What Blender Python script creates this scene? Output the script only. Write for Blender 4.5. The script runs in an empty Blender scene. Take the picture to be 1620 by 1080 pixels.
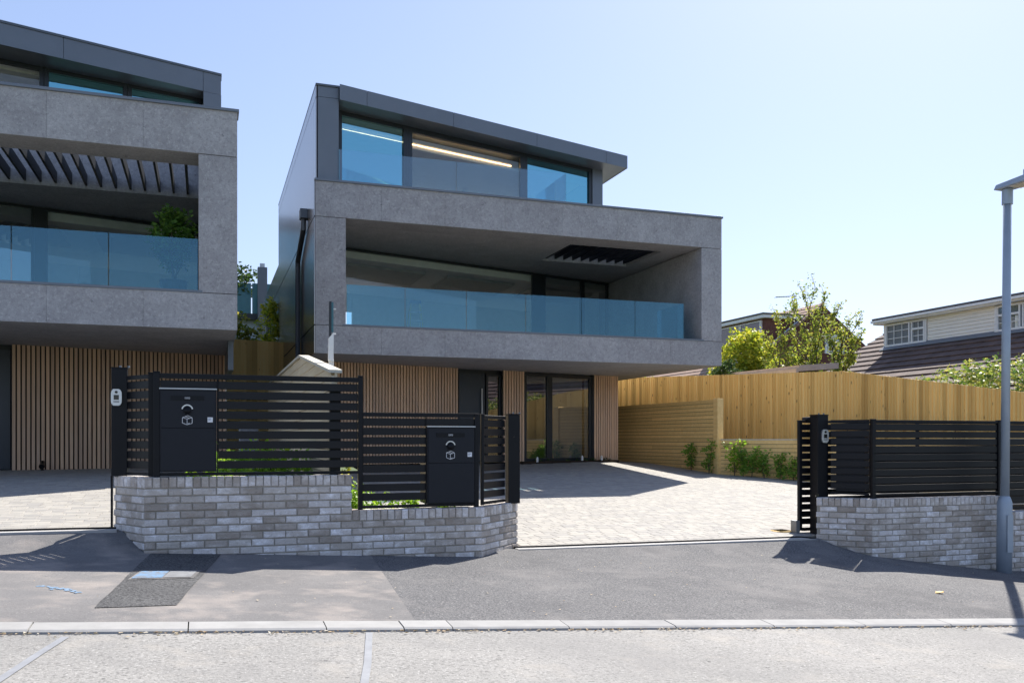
import bpy, math, random
from mathutils import Vector, Matrix, Euler
random.seed(7)
R = random.Random(11)
sc = bpy.context.scene
COL = sc.collection
PI = math.pi

# ------------------------------------------------------------------ camera
CAM_Z = 1.6
YAW = 19.14
cam = bpy.data.cameras.new('camera'); camo = bpy.data.objects.new('camera', cam); COL.objects.link(camo)
camo.location = (0, 0, CAM_Z)
camo.rotation_euler = (PI / 2, 0, -math.radians(YAW))
cam.sensor_width = 36.0
cam.lens = 36.0 * 1395 / 1620
cam.shift_y = 156.0 / 1620
cam.clip_start = 0.05
cam.clip_end = 5000
sc.camera = camo
# ------------------------------------------------------------------ sky, sun, exposure
SUN_AZ, SUN_EL = 47.0, 45.0
w = bpy.data.worlds.new("World"); sc.world = w; w.use_nodes = True
wn = w.node_tree.nodes
sky = wn.new('ShaderNodeTexSky'); sky.sky_type = 'NISHITA'; sky.sun_disc = False
sky.sun_elevation = math.radians(SUN_EL); sky.sun_rotation = math.radians(SUN_AZ)
sky.air_density = 1.0; sky.dust_density = 0.60; sky.ozone_density = 1.0; sky.altitude = 0
gm = wn.new('ShaderNodeGamma'); gm.inputs[1].default_value = 0.63           # a softer, hazier contrast between horizon and zenith, all round
tn = wn.new('ShaderNodeMix'); tn.data_type = 'RGBA'; tn.blend_type = 'MULTIPLY'; tn.inputs[0].default_value = 1.0; tn.inputs[7].default_value = (.825, .875, 1.06, 1)
w.node_tree.links.new(sky.outputs[0], gm.inputs[0]); w.node_tree.links.new(gm.outputs[0], tn.inputs[6]); w.node_tree.links.new(tn.outputs[2], wn['Background'].inputs[0])
wn['Background'].inputs[1].default_value = 0.15
sl = bpy.data.lights.new('sun', 'SUN'); sl.energy = 4.25; sl.angle = math.radians(0.55); sl.color = (1.0, 0.945, 0.86)
so = bpy.data.objects.new('sun', sl); COL.objects.link(so)
sd = Vector((math.sin(math.radians(SUN_AZ)) * math.cos(math.radians(SUN_EL)), math.cos(math.radians(SUN_AZ)) * math.cos(math.radians(SUN_EL)), math.sin(math.radians(SUN_EL))))
so.rotation_euler = sd.to_track_quat('Z', 'Y').to_euler()
so.location = (20, 20, 30)
vs = sc.view_settings
vs.view_transform = 'Standard'; vs.look = 'None'; vs.gamma = 1.0; vs.use_curve_mapping = False
vs.exposure = 1.14
sc.cycles.use_denoising = True
sc.cycles.max_bounces = 10; sc.cycles.transparent_max_bounces = 16; sc.cycles.glossy_bounces = 4; sc.cycles.diffuse_bounces = 5
sc.cycles.caustics_reflective = False; sc.cycles.caustics_refractive = False
sc.cycles.sample_clamp_indirect = 6

# ------------------------------------------------------------------ materials
MATS = {}
def _new(name):
    m = bpy.data.materials.new(name); m.use_nodes = True; MATS[name] = m
    nt = m.node_tree; b = nt.nodes['Principled BSDF']
    return m, nt, b
def _coord(nt, inst=False, stretch=(1, 1, 1), src='Object'):
    tc = nt.nodes.new('ShaderNodeTexCoord'); mp = nt.nodes.new('ShaderNodeMapping')
    mp.inputs['Scale'].default_value = stretch
    nt.links.new(tc.outputs[src], mp.inputs[0])
    if inst:
        oi = nt.nodes.new('ShaderNodeObjectInfo'); mu = nt.nodes.new('ShaderNodeMath'); mu.operation = 'MULTIPLY'; mu.inputs[1].default_value = 61.7
        nt.links.new(oi.outputs['Random'], mu.inputs[0]); nt.links.new(mu.outputs[0], mp.inputs['Location'])
    return mp.outputs[0]
def _noise(nt, vec, scale, detail=4, rough=0.6):
    n = nt.nodes.new('ShaderNodeTexNoise'); n.inputs['Scale'].default_value = scale; n.inputs['Detail'].default_value = detail; n.inputs['Roughness'].default_value = rough
    nt.links.new(vec, n.inputs['Vector']); return n.outputs['Fac']
def _ramp(nt, fac, stops, interp='LINEAR'):
    r = nt.nodes.new('ShaderNodeValToRGB'); cr = r.color_ramp; cr.interpolation = interp
    while len(cr.elements) < len(stops): cr.elements.new(0.5)
    for e, (p, c) in zip(cr.elements, stops): e.position = p; e.color = (*c, 1) if len(c) == 3 else c
    nt.links.new(fac, r.inputs[0]); return r.outputs[0]
def _mix(nt, fac, a, b, mode='MIX'):
    m = nt.nodes.new('ShaderNodeMix'); m.data_type = 'RGBA'; m.blend_type = mode
    for sock, v in ((m.inputs[0], fac), (m.inputs[6], a), (m.inputs[7], b)):
        if hasattr(v, 'is_linked'): nt.links.new(v, sock)
        else: sock.default_value = v if isinstance(v, float) else (*v, 1)
    return m.outputs[2]
def _rand(nt):
    oi = nt.nodes.new('ShaderNodeObjectInfo'); ge = nt.nodes.new('ShaderNodeNewGeometry')
    a = nt.nodes.new('ShaderNodeMath'); a.operation = 'ADD'; nt.links.new(oi.outputs['Random'], a.inputs[0]); nt.links.new(ge.outputs['Random Per Island'], a.inputs[1])
    f = nt.nodes.new('ShaderNodeMath'); f.operation = 'FRACT'; nt.links.new(a.outputs[0], f.inputs[0]); return f.outputs[0]
def _bump(nt, b, fac, strength, dist=0.01):
    bp = nt.nodes.new('ShaderNodeBump'); bp.inputs['Strength'].default_value = strength; bp.inputs['Distance'].default_value = dist
    nt.links.new(fac, bp.inputs['Height']); nt.links.new(bp.outputs[0], b.inputs['Normal'])
def plain(name, col, rough=0.5, metal=0.0, spec=0.5, var=0.06, scale=6, bump=0.0):
    m, nt, b = _new(name)
    v = _coord(nt); f = _noise(nt, v, scale, 5)
    lo = tuple(c * (1 - var) for c in col); hi = tuple(min(1, c * (1 + var)) for c in col)
    nt.links.new(_ramp(nt, f, [(0.3, lo), (0.7, hi)]), b.inputs['Base Color'])
    b.inputs['Roughness'].default_value = rough; b.inputs['Metallic'].default_value = metal; b.inputs['Specular IOR Level'].default_value = spec
    if bump: _bump(nt, b, _noise(nt, v, scale * 8, 3), bump)
    return m
def mottled(name, stops, scale, rough=0.85, bump=0.3, stretch=(1, 1, 1), fine=None, inst=False, tint=None, bscale=None, bdist=0.01, spec=0.3):
    """noise ramp; fine=(scale, lo, hi, stops) overlays specks; tint=(lo,hi) multiplies by a random value per piece"""
    m, nt, b = _new(name)
    v = _coord(nt, inst, stretch)
    c = _ramp(nt, _noise(nt, v, scale, 6, 0.65), stops)
    if fine:
        for fs, p0, p1, col, amt in fine:
            f = _noise(nt, v, fs, 3, 0.7); k = _ramp(nt, f, [(p0, (0, 0, 0)), (p1, (amt, amt, amt))])
            c = _mix(nt, k, c, col)
    if tint:
        t = _ramp(nt, _rand(nt), tint); c = _mix(nt, 1.0, c, t, 'MULTIPLY')
    nt.links.new(c, b.inputs['Base Color'])
    b.inputs['Roughness'].default_value = rough; b.inputs['Specular IOR Level'].default_value = spec
    if bump: _bump(nt, b, _noise(nt, v, bscale or scale * 6, 4, 0.7), bump, bdist)
    return m
def wood(name, c0, c1, tint, axis='z', knots=0.0, rough=0.7, grain=14):
    m, nt, b = _new(name)
    st = {'z': (1, 1, .07), 'x': (.07, 1, 1), 'y': (1, .07, 1)}[axis]
    v = _coord(nt, True, st)
    f = _noise(nt, v, grain, 5, .6)
    c = _ramp(nt, f, [(.25, c0), (.75, c1)])
    c = _mix(nt, 1.0, c, _ramp(nt, _rand(nt), tint), 'MULTIPLY')
    if knots:
        v2 = _coord(nt, True, (1, 1, .45))
        vo = nt.nodes.new('ShaderNodeTexVoronoi'); vo.inputs['Scale'].default_value = 5.5; nt.links.new(v2, vo.inputs['Vector'])
        k = _ramp(nt, vo.outputs['Distance'], [(.05, (knots,) * 3), (.15, (0, 0, 0))])
        c = _mix(nt, k, c, (.16, .07, .025))
    nt.links.new(c, b.inputs['Base Color']); b.inputs['Roughness'].default_value = rough; b.inputs['Specular IOR Level'].default_value = .25
    _bump(nt, b, f, .15, .004)
    return m
def glass(name, tint, refl, rough=0.0, rtint=(1, 1, 1)):
    m, nt, b = _new(name); nt.nodes.remove(b)
    out = nt.nodes['Material Output']
    tr = nt.nodes.new('ShaderNodeBsdfTransparent'); tr.inputs[0].default_value = (*tint, 1)
    gl = nt.nodes.new('ShaderNodeBsdfGlossy'); gl.inputs['Color'].default_value = (*rtint, 1); gl.inputs['Roughness'].default_value = rough
    fr = nt.nodes.new('ShaderNodeFresnel'); fr.inputs[0].default_value = 1.5
    ge = nt.nodes.new('ShaderNodeNewGeometry'); io = nt.nodes.new('ShaderNodeMapRange'); io.inputs[3].default_value = 1.5; io.inputs[4].default_value = 1 / 1.5
    nt.links.new(ge.outputs['Backfacing'], io.inputs[0]); nt.links.new(io.outputs[0], fr.inputs[0])
    ad = nt.nodes.new('ShaderNodeMath'); ad.operation = 'ADD'; ad.use_clamp = True; ad.inputs[1].default_value = refl
    # a little waviness so that reflections are not ruler straight
    v = _coord(nt, True); f = _noise(nt, v, .7, 2)
    bp = nt.nodes.new('ShaderNodeBump'); bp.inputs['Strength'].default_value = .02; bp.inputs['Distance'].default_value = .02
    nt.links.new(f, bp.inputs['Height']); nt.links.new(bp.outputs[0], gl.inputs['Normal'])
    nt.links.new(fr.outputs[0], ad.inputs[0])
    mx = nt.nodes.new('ShaderNodeMixShader')
    nt.links.new(ad.outputs[0], mx.inputs[0]); nt.links.new(tr.outputs[0], mx.inputs[1]); nt.links.new(gl.outputs[0], mx.inputs[2])
    nt.links.new(mx.outputs[0], out.inputs[0])
    return m
def leaf(name, cols, trans=.45, rough=.5):
    m, nt, b = _new(name)
    out = nt.nodes['Material Output']
    c = _ramp(nt, _rand(nt), [(i / max(1, len(cols) - 1), q) for i, q in enumerate(cols)])
    nt.links.new(c, b.inputs['Base Color']); b.inputs['Roughness'].default_value = rough
    tl = nt.nodes.new('ShaderNodeBsdfTranslucent')
    t2 = _mix(nt, 1.0, c, (1.0, 1.0, .45), 'MULTIPLY'); br = nt.nodes.new('ShaderNodeBrightContrast'); br.inputs[1].default_value = .02
    nt.links.new(t2, br.inputs[0]); nt.links.new(br.outputs[0], tl.inputs[0])
    mx = nt.nodes.new('ShaderNodeMixShader'); mx.inputs[0].default_value = trans
    nt.links.new(b.outputs[0], mx.inputs[1]); nt.links.new(tl.outputs[0], mx.inputs[2]); nt.links.new(mx.outputs[0], out.inputs[0])
    return m
def emit(name, col, s):
    m, nt, b = _new(name)
    b.inputs['Base Color'].default_value = (*col, 1); b.inputs['Emission Color'].default_value = (*col, 1); b.inputs['Emission Strength'].default_value = s
    return m

mottled('concrete', [(.3, (.32, .31, .315)), (.7, (.44, .43, .435))], 2.2, .7, .12, tint=[(0, (.93, .93, .94)), (1, (1.06, 1.06, 1.06))], fine=[(15, .50, .64, (.24, .232, .235), .5), (21, .53, .66, (.58, .57, .565), .5), (44, .55, .66, (.18, .175, .18), .5), (9, .62, .74, (.44, .38, .34), .35), (5.5, .69, .74, (.12, .12, .125), .6)], bscale=60, bdist=.004)
mottled('core', [(.3, (.07, .07, .07)), (.7, (.10, .10, .10))], 4)
plain('metal_grey', (.115, .13, .15), .38, .35, .5, .05, 3)
plain('metal_fascia', (.165, .185, .215), .4, .3, .5, .05, 1.5)
plain('metal_side', (.33, .305, .29), .24, .8, .5, .06, .6)
plain('metal_pipe', (.13, .145, .165), .4, .3)
plain('frame_dark', (.022, .027, .034), .35, .1)
plain('black_coat', (.005, .006, .009), .42, .0, .22, .15, 9, .01)
plain('black_slat', (.005, .006, .009), .42, .0, .28, .12, 5)
plain('anthracite', (.011, .0135, .020), .45, .0, .25, .06, 5)
plain('door_navy', (.025, .035, .05), .35)
plain('silver', (.55, .56, .58), .3, .8)
plain('white_print', (.75, .77, .8), .5)
plain('screen_black', (.01, .011, .012), .1)
plain('interior_white', (.86, .85, .82), .8)
plain('interior_ceiling', (.80, .81, .80), .8)
plain('interior_tray', (.58, .59, .59), .8)
plain('interior_floor', (.42, .36, .29), .4)
plain('lamp_grey', (.33, .39, .46), .45, .2, .5, .07, 4)
plain('lamp_lens', (.55, .5, .45), .25)
plain('upvc', (.80, .81, .82), .35)
plain('upvc_cream', (.86, .83, .76), .6, 0, .4, .03, 2)
plain('lead', (.16, .18, .21), .55)
plain('ladder_yellow', (.75, .62, .20), .5)
plain('ladder_blue', (.08, .22, .45), .5)
plain('galvanised', (.42, .44, .46), .4, .7)
plain('teal_metal', (.05, .16, .19), .3, .2)
plain('post_white', (.80, .80, .78), .5)
plain('soil', (.05, .035, .024), .95, 0, .2, .4, 20, .6)
plain('steel_bracket', (.25, .26, .27), .5, .5)
glass('glass_window', (.95, .97, .97), .04)
glass('glass_sky_tint', (.40, .60, .70), .50, 0, (.36, .86, 1.0))  # blue of the mirrored sky is put into the gloss colour
glass('glass_balustrade', (.62, .82, .89), .055, 0, (.50, .84, 1.0))
glass('glass_upper', (.80, .91, .95), .06, 0, (.85, .95, 1.0))
glass('glass_house', (.45, .48, .5), .22)
plain('glass_edge', (.05, .22, .22), .15, 0, .6)
emit('led_warm', (1.0, .68, .36), 2.6)
wood('batten', (.64, .43, .285), (.82, .59, .42), [(0, (.82, .82, .84)), (1, (1.12, 1.08, 1.02))], 'z', 0, .7, 20)
plain('batten_back', (.035, .027, .022), .9)
wood('fence_board', (.88, .56, .19), (.97, .71, .29), [(0, (.66, .60, .52)), (.2, (.88, .84, .76)), (.6, (1.02, 1.0, .94)), (1, (1.12, 1.12, 1.12))], 'z', .95, .75, 16)
wood('sleeper', (.82, .55, .22), (.94, .69, .32), [(0, (.86, .85, .82)), (1, (1.06, 1.05, 1.02))], 'y', .2, .75, 14)
wood('partition_board', (.66, .53, .35), (.82, .70, .50), [(0, (.88, .87, .85)), (1, (1.05, 1.05, 1.03))], 'y', .15, .75, 14)
wood('cap_board', (.55, .50, .40), (.70, .65, .54), [(0, (.95, .95, .95)), (1, (1.05, 1.05, 1.05))], 'y', 0, .7, 14)
mottled('brick', [(.34, (.49, .455, .42)), (.52, (.56, .535, .515)), (.66, (.76, .75, .75))], 7, .9, .5, (1, 1, 1.6), [(55, .55, .72, (.14, .13, .13), .55)], True, [(0, (.68, .62, .56)), (.2, (.86, .80, .74)), (.5, (1.0, .96, .91)), (.75, (1.10, 1.08, 1.07)), (1, (1.28, 1.27, 1.29))], 45, .008)
mottled('mortar', [(.3, (.30, .275, .235)), (.7, (.40, .37, .32))], 12, .95, .4)
mottled('paver', [(.3, (.31, .297, .275)), (.7, (.39, .375, .35))], 7, .85, .12, (1, 1, 1), [(60, .58, .75, (.25, .24, .23), .4)], True, [(0, (.86, .86, .875)), (.5, (1, .99, .97)), (1, (1.10, 1.085, 1.05))], 60, .003)
mottled('paver_joint', [(.3, (.30, .29, .275)), (.7, (.40, .385, .365))], 8, .95, .3)
mottled('asphalt_new', [(.3, (.105, .105, .11)), (.7, (.15, .148, .15))], .7, .9, .55, (1, 1, 1), [(48, .47, .62, (.045, .045, .05), .8), (62, .56, .68, (.36, .35, .34), .8), (1.3, .50, .70, (.20, .19, .185), .6), (.8, .56, .70, (.075, .075, .08), .5)], bscale=60, bdist=.012)
mottled('asphalt_old', [(.32, (.125, .122, .124)), (.66, (.195, .187, .184))], .9, .92, .4, (1, 1, 1), [(50, .52, .66, (.10, .10, .10), .55), (1.7, .50, .68, (.31, .275, .25), .7), (64, .60, .70, (.40, .39, .37), .5), (.5, .52, .66, (.16, .158, .16), .6)], bscale=60, bdist=.010)
mottled('asphalt_patch', [(.3, (.075, .075, .078)), (.7, (.12, .12, .122))], 1.5, .92, .7, (1, 1, 1), [(44, .45, .60, (.025, .025, .028), .8), (58, .58, .69, (.26, .26, .25), .7)], bscale=55, bdist=.014)
mottled('road', [(.3, (.235, .23, .22)), (.7, (.315, .305, .29))], .8, .92, .5, (1, 1, 1), [(42, .50, .63, (.13, .127, .122), .75), (56, .57, .68, (.50, .49, .47), .75), (2.2, .55, .74, (.36, .335, .30), .55), (17, .66, .71, (.07, .07, .07), .85), (.6, .5, .65, (.21, .205, .20), .5)], bscale=55, bdist=.012)
plain('sealant', (.25, .26, .28), .7, 0, .3, .12, 9, .2)
mottled('kerb_concrete', [(.3, (.28, .276, .27)), (.7, (.36, .355, .347))], 4, .9, .25, (1, 1, 1), [(60, .6, .74, (.35, .34, .33), .5)], True, [(0, (.92, .92, .93)), (1, (1.06, 1.06, 1.05))], 60, .004)
mottled('edging_concrete', [(.3, (.36, .355, .345)), (.7, (.45, .44, .43))], 5, .9, .25)
plain('paint_mark_blue', (.19, .27, .37), .9, 0, .2, .35, 40)
mottled('paint_blue', [(.40, (.17, .185, .21)), (.60, (.15, .27, .43))], 16, .9, .3)
mottled('cover_grey', [(.3, (.17, .175, .185)), (.7, (.26, .265, .275))], 9, .8, .3)
mottled('roof_tile', [(.3, (.085, .060, .055)), (.7, (.15, .11, .10))], 3, .85, .4, (1, 1, 1), [(20, .55, .75, (.21, .16, .145), .6)], False, [(0, (.82, .82, .84)), (1, (1.15, 1.12, 1.1))])
mottled('roof_tile_orange', [(.3, (.30, .19, .14)), (.7, (.42, .29, .22))], 5, .85, .4)
mottled('brick_red', [(.3, (.12, .05, .04)), (.7, (.19, .085, .065))], 6, .9, .3, (1, 1, 1), [(25, .55, .7, (.30, .24, .21), .5)], False, [(0, (.75, .75, .75)), (1, (1.2, 1.15, 1.15))])
mottled('felt_roof', [(.3, (.10, .09, .09)), (.7, (.16, .15, .15))], 5, .95)
mottled('felt_pale', [(.3, (.36, .32, .30)), (.7, (.48, .43, .41))], 5, .95)
mottled('grass_ground', [(.3, (.05, .075, .02)), (.7, (.10, .13, .04))], 2, .95, .5)
mottled('bark', [(.3, (.07, .05, .035)), (.7, (.16, .12, .085))], 14, .9, .6, (1, 1, .3))
leaf('leaf_yellow', [(.16, .26, .02), (.42, .46, .04), (.60, .54, .07)], .55)
leaf('leaf_green', [(.05, .12, .02), (.10, .22, .03), (.20, .34, .05)], .5)
leaf('leaf_young', [(.12, .25, .03), (.20, .36, .05), (.30, .46, .07)], .5)
leaf('leaf_dark', [(.02, .05, .012), (.04, .09, .02), (.07, .13, .03)], .35)
leaf('leaf_olive', [(.10, .16, .03), (.20, .28, .04), (.36, .42, .07), (.42, .36, .09)], .55)
leaf('leaf_lime', [(.16, .34, .02), (.26, .46, .03), (.40, .56, .06)], .5)
leaf('leaf_hedge', [(.06, .13, .03), (.14, .24, .05), (.32, .38, .09), (.48, .44, .22)], .45)
leaf('litter', [(.42, .30, .17), (.52, .43, .30), (.30, .19, .10), (.60, .55, .45)], .1, .8)
leaf('leaf_fallen', [(.62, .34, .04), (.70, .42, .06)], .2)

# ------------------------------------------------------------------ mesh helpers
class B:
    def __init__(s): s.v = []; s.f = []
    def quad(s, a, b, c, d):
        n = len(s.v); s.v += [a, b, c, d]; s.f.append((n, n + 1, n + 2, n + 3)); return s
    def poly(s, pts):
        n = len(s.v); s.v += list(pts); s.f.append(tuple(range(n, n + len(pts)))); return s
    def hexa(s, p):                     # 8 points: bottom 4 (ccw from above), top 4
        n = len(s.v); s.v += list(p)
        for q in ((3, 2, 1, 0), (4, 5, 6, 7), (0, 1, 5, 4), (1, 2, 6, 5), (2, 3, 7, 6), (3, 0, 4, 7)): s.f.append(tuple(n + i for i in q))
        return s
    def box(s, x0, x1, y0, y1, z0, z1):
        return s.hexa([(x0, y0, z0), (x1, y0, z0), (x1, y1, z0), (x0, y1, z0), (x0, y0, z1), (x1, y0, z1), (x1, y1, z1), (x0, y1, z1)])
    def prism(s, pts, z0, z1):
        n = len(s.v); k = len(pts)
        s.v += [(x, y, z0) for x, y in pts] + [(x, y, z1) for x, y in pts]
        s.f.append(tuple(n + i for i in range(k - 1, -1, -1))); s.f.append(tuple(n + k + i for i in range(k)))
        for i in range(k): j = (i + 1) % k; s.f.append((n + i, n + j, n + k + j, n + k + i))
        return s
    def lbox(s, line, xa, xb, o0, o1, z0, z1):  # a box along a slanted line y=line(x), between offsets o0..o1 in y
        return s.prism([(xa, line(xa) + o0), (xb, line(xb) + o0), (xb, line(xb) + o1), (xa, line(xa) + o1)], z0, z1)
    def tube(s, pts, rad, seg=8, cap=True):
        n0 = len(s.v); k = len(pts); P = [Vector(p) for p in pts]
        rad = rad if isinstance(rad, (list, tuple)) else [rad] * k
        up = None
        for i in range(k):
            d = (P[min(i + 1, k - 1)] - P[max(i - 1, 0)]).normalized()
            if up is None: up = Vector((0, 0, 1)) if abs(d.z) < .9 else Vector((1, 0, 0))
            a = d.cross(up).normalized(); b2 = d.cross(a).normalized()
            for j in range(seg):
                t = 2 * PI * j / seg; q = P[i] + a * (math.cos(t) * rad[i]) + b2 * (math.sin(t) * rad[i]); s.v.append(tuple(q))
        for i in range(k - 1):
            for j in range(seg):
                j2 = (j + 1) % seg; s.f.append((n0 + i * seg + j, n0 + i * seg + j2, n0 + (i + 1) * seg + j2, n0 + (i + 1) * seg + j))
        if cap:
            s.f.append(tuple(n0 + j for j in range(seg - 1, -1, -1))); s.f.append(tuple(n0 + (k - 1) * seg + j for j in range(seg)))
        return s
    def obox(s, c, ax, ay, az):          # centre and three half-axis vectors
        c = Vector(c); ax = Vector(ax); ay = Vector(ay); az = Vector(az)
        return s.hexa([tuple(c + sx * ax + sy * ay + sz * az) for sz in (-1, 1) for sx, sy in ((-1, -1), (1, -1), (1, 1), (-1, 1))])
    def mesh(s, name):
        m = bpy.data.meshes.new(name); m.from_pydata(s.v, [], s.f); m.update(); return m
WO = {}
def link(o): COL.objects.link(o); return o
def tag(o, label=None, cat=None, group=None, kind=None):
    if label: o['label'] = label
    if cat: o['category'] = cat
    if group: o['group'] = group
    if kind: o['kind'] = kind
    return o
def thing(name, label, cat, loc, group=None):
    o = bpy.data.objects.new(name, None); link(o); o.location = loc; o.empty_display_size = .2; WO[o.name] = Vector(loc)
    return tag(o, label, cat, group)
def mat_of(me, mat):
    if not me.materials: me.materials.append(MATS[mat])
def part(b, name, mat, parent=None, smooth=False, bevel=0.0, kind=None, label=None):
    me = b.mesh(name) if isinstance(b, B) else b
    mat_of(me, mat)
    if smooth: me.polygons.foreach_set('use_smooth', [True] * len(me.polygons))
    o = bpy.data.objects.new(name, me); link(o)
    if parent is not None: o.parent = parent; o.location = -WO[parent.name]
    WO[o.name] = Vector((0, 0, 0))
    if bevel:
        md = o.modifiers.new('bevel', 'BEVEL'); md.width = bevel; md.segments = 2; md.limit_method = 'ANGLE'
    if kind: o['kind'] = kind
    if label: o['label'] = label
    return o
def inst(me, name, parent, loc, rot=(0, 0, 0), scale=(1, 1, 1)):
    o = bpy.data.objects.new(name, me); link(o)
    o.parent = parent; o.location = Vector(loc) - WO[parent.name]; o.rotation_euler = rot; o.scale = scale
    WO[o.name] = Vector(loc)
    return o
def structure(b, name, mat, smooth=False):
    o = part(b, name, mat, None, smooth); o['kind'] = 'structure'; return o
def lerp_table(T, x):
    if x <= T[0][0]: return T[0][1] + (x - T[0][0]) * (T[1][1] - T[0][1]) / (T[1][0] - T[0][0])
    for (a, va), (b, vb) in zip(T, T[1:]):
        if x <= b: return va + (vb - va) * (x - a) / (b - a)
    (a, va), (b, vb) = T[-2], T[-1]
    return vb + (x - b) * (vb - va) / (b - a)
def smooth01(t): t = max(0, min(1, t)); return t * t * (3 - 2 * t)

# ------------------------------------------------------------------ ground levels
SL = .0633
KB, KF = 6.20, 5.99                       # kerb back and front
def road_z(x): return .362 - SL * x
def kerb_z(x): return .396 - SL * x
WB = [(-12, 1.10), (-6, .785), (-.59, .497), (2.86, .313), (5.5, .235), (7.7, .16), (8.25, .085), (9.2, -.05), (10.3, -.195), (14, -.45), (20, -.86)]
TH = [(-14, .86), (-3, .70), (-.9, .695), (1, .52), (3.5, .318), (7.7, .298), (8.6, .05), (10.3, -.18), (14, -.43), (20, -.83)]
def pave_z(x, y):
    if y <= 9.3:
        t = (y - KB) / (9.3 - KB); return kerb_z(x) * (1 - t) + lerp_table(WB, x) * t
    t = (y - 9.3) / .45; return lerp_table(WB, x) * (1 - t) + lerp_table(TH, x) * t
DR = [(9.7, .31), (14.9, .54), (17.6, .62), (20, .76), (23.9, 1.0), (32, 1.08)]
DL = [(9.7, .70), (13, .84), (17, .96), (20, 1.0), (32, 1.08)]
def drive_z(x, y):
    t = smooth01((x + .6) / 3.9); return lerp_table(DL, y) * (1 - t) + lerp_table(DR, y) * t - .1 * smooth01((x - 10.5) / 2)
def sheet(xs, ys, zf, off=0.0):
    b = B(); nx = len(xs)
    for y in ys:
        for x in xs: b.v.append((x, y, zf(x, y) + off))
    for j in range(len(ys) - 1):
        for i in range(nx - 1): a = j * nx + i; b.f.append((a, a + 1, a + nx + 1, a + nx))
    return b
def frange(a, b, s):
    n = max(1, round((b - a) / s)); return [a + (b - a) * i / n for i in range(n + 1)]

# wide ground reaching the horizon, following the hill, kept under everything else
gx = [-2500, -600, -200, -90, -50, -30, -20, -12, -6, 0, 6, 12, 20, 30, 50, 90, 200, 600, 2500]
structure(sheet(gx, [-2500, -500, -120, -40, -12, -4, 2, 12, 20, 30, 45, 70, 120, 400, 2500], lambda x, y: -.35 - SL * 40 * math.tanh(x / 40) + (0 if y < 26 else 0)), 'ground', 'grass_ground')
structure(sheet(frange(-40, 40, 2), [-3.2, 0, 2, 4, KF + .03], lambda x, y: road_z(x) + .0), 'road', 'road')
# far footway on the other side of the road (seen only mirrored in the glass)
structure(sheet(frange(-40, 40, 2), [-5.2, -3.2], lambda x, y: road_z(x) + .10), 'far_pavement', 'asphalt_old')
# footway: old asphalt to the joint at x=1.6, new asphalt beyond it
def joint_x(y): return 1.42 + (y - KB) * .075
xs_l = frange(-14, 0, .35); 
def pavement(name, mat, side):
    b = B(); ys = [KB, 6.9, 7.7, 8.5, 9.3, 9.5, 9.75]
    n = 44
    for y in ys:
        for i in range(n + 1):
            t = i / n
            x = (-14 + (joint_x(y) + 14) * t) if side < 0 else (joint_x(y) + (22 - joint_x(y)) * t)
            b.v.append((x, y, pave_z(x, y)))
    for j in range(len(ys) - 1):
        for i in range(n): a = j * (n + 1) + i; b.f.append((a, a + 1, a + n + 2, a + n + 1))
    return structure(b, name, mat, True)
pav = pavement('pavement', 'asphalt_old', -1)
pav2 = pavement('pavement_resurfaced', 'asphalt_new', 1)
# kerb of separate stones
kerb = part(B().prism([(-30, KF + .03), (30, KF + .03), (30, KB), (-30, KB)], -2.2, -2.1), 'kerb', 'mortar'); kerb['kind'] = 'structure'
KJ = [-5.6, -4.68, -3.76, -2.84, -1.93, -1.02, -.108, .766, 1.295, 1.643, 2.532, 3.423, 4.317, 5.219, 6.141, 7.06, 7.98, 8.9, 9.82]
for a, c in zip(KJ, KJ[1:]):
    g = .004; x0, x1 = a + g, c - g
    b = B(); pr = []
    for x in (x0, x1):
        jz = R.uniform(-.002, .002)
        pr.append([(x, KF, road_z(x) - .12), (x, KF + .01, kerb_z(x) - .019 + jz), (x, KF + .03, kerb_z(x) - .008 + jz), (x, KB - .004, kerb_z(x) + .003 + jz), (x, KB - .004, kerb_z(x) - .15)])
    n = 5
    b.v = pr[0] + pr[1]
    for i in range(n): j = (i + 1) % n; b.f.append((i, n + i, n + j, j))
    b.f.append((4, 3, 2, 1, 0)); b.f.append((5, 6, 7, 8, 9))
    part(b, 'kerb_stone', 'kerb_concrete', kerb)
# edging strip and sliding-gate track at the two drive thresholds
def strip(x0, x1, y0, y1, zf, off, thick, n=12):
    b = B()
    for i in range(n):
        a = x0 + (x1 - x0) * i / n; c = x0 + (x1 - x0) * (i + 1) / n
        z = [zf(a, y0) + off, zf(c, y0) + off, zf(c, y1) + off, zf(a, y1) + off]
        P = [(a, y0), (c, y0), (c, y1), (a, y1)]
        b.hexa([(x, y, q - thick) for (x, y), q in zip(P, z)] + [(x, y, q) for (x, y), q in zip(P, z)])
    return b
thz = lambda x, y: lerp_table(TH, x)
for x0, x1 in ((3.45, 7.85), (-6.5, -.85)):
    structure(strip(x0, x1, 9.70, 9.83, thz, .006, .12), 'threshold_edging', 'edging_concrete')
    structure(strip(x0, x1, 9.845, 9.885, thz, .022, .03), 'gate_track', 'black_coat')
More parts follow.
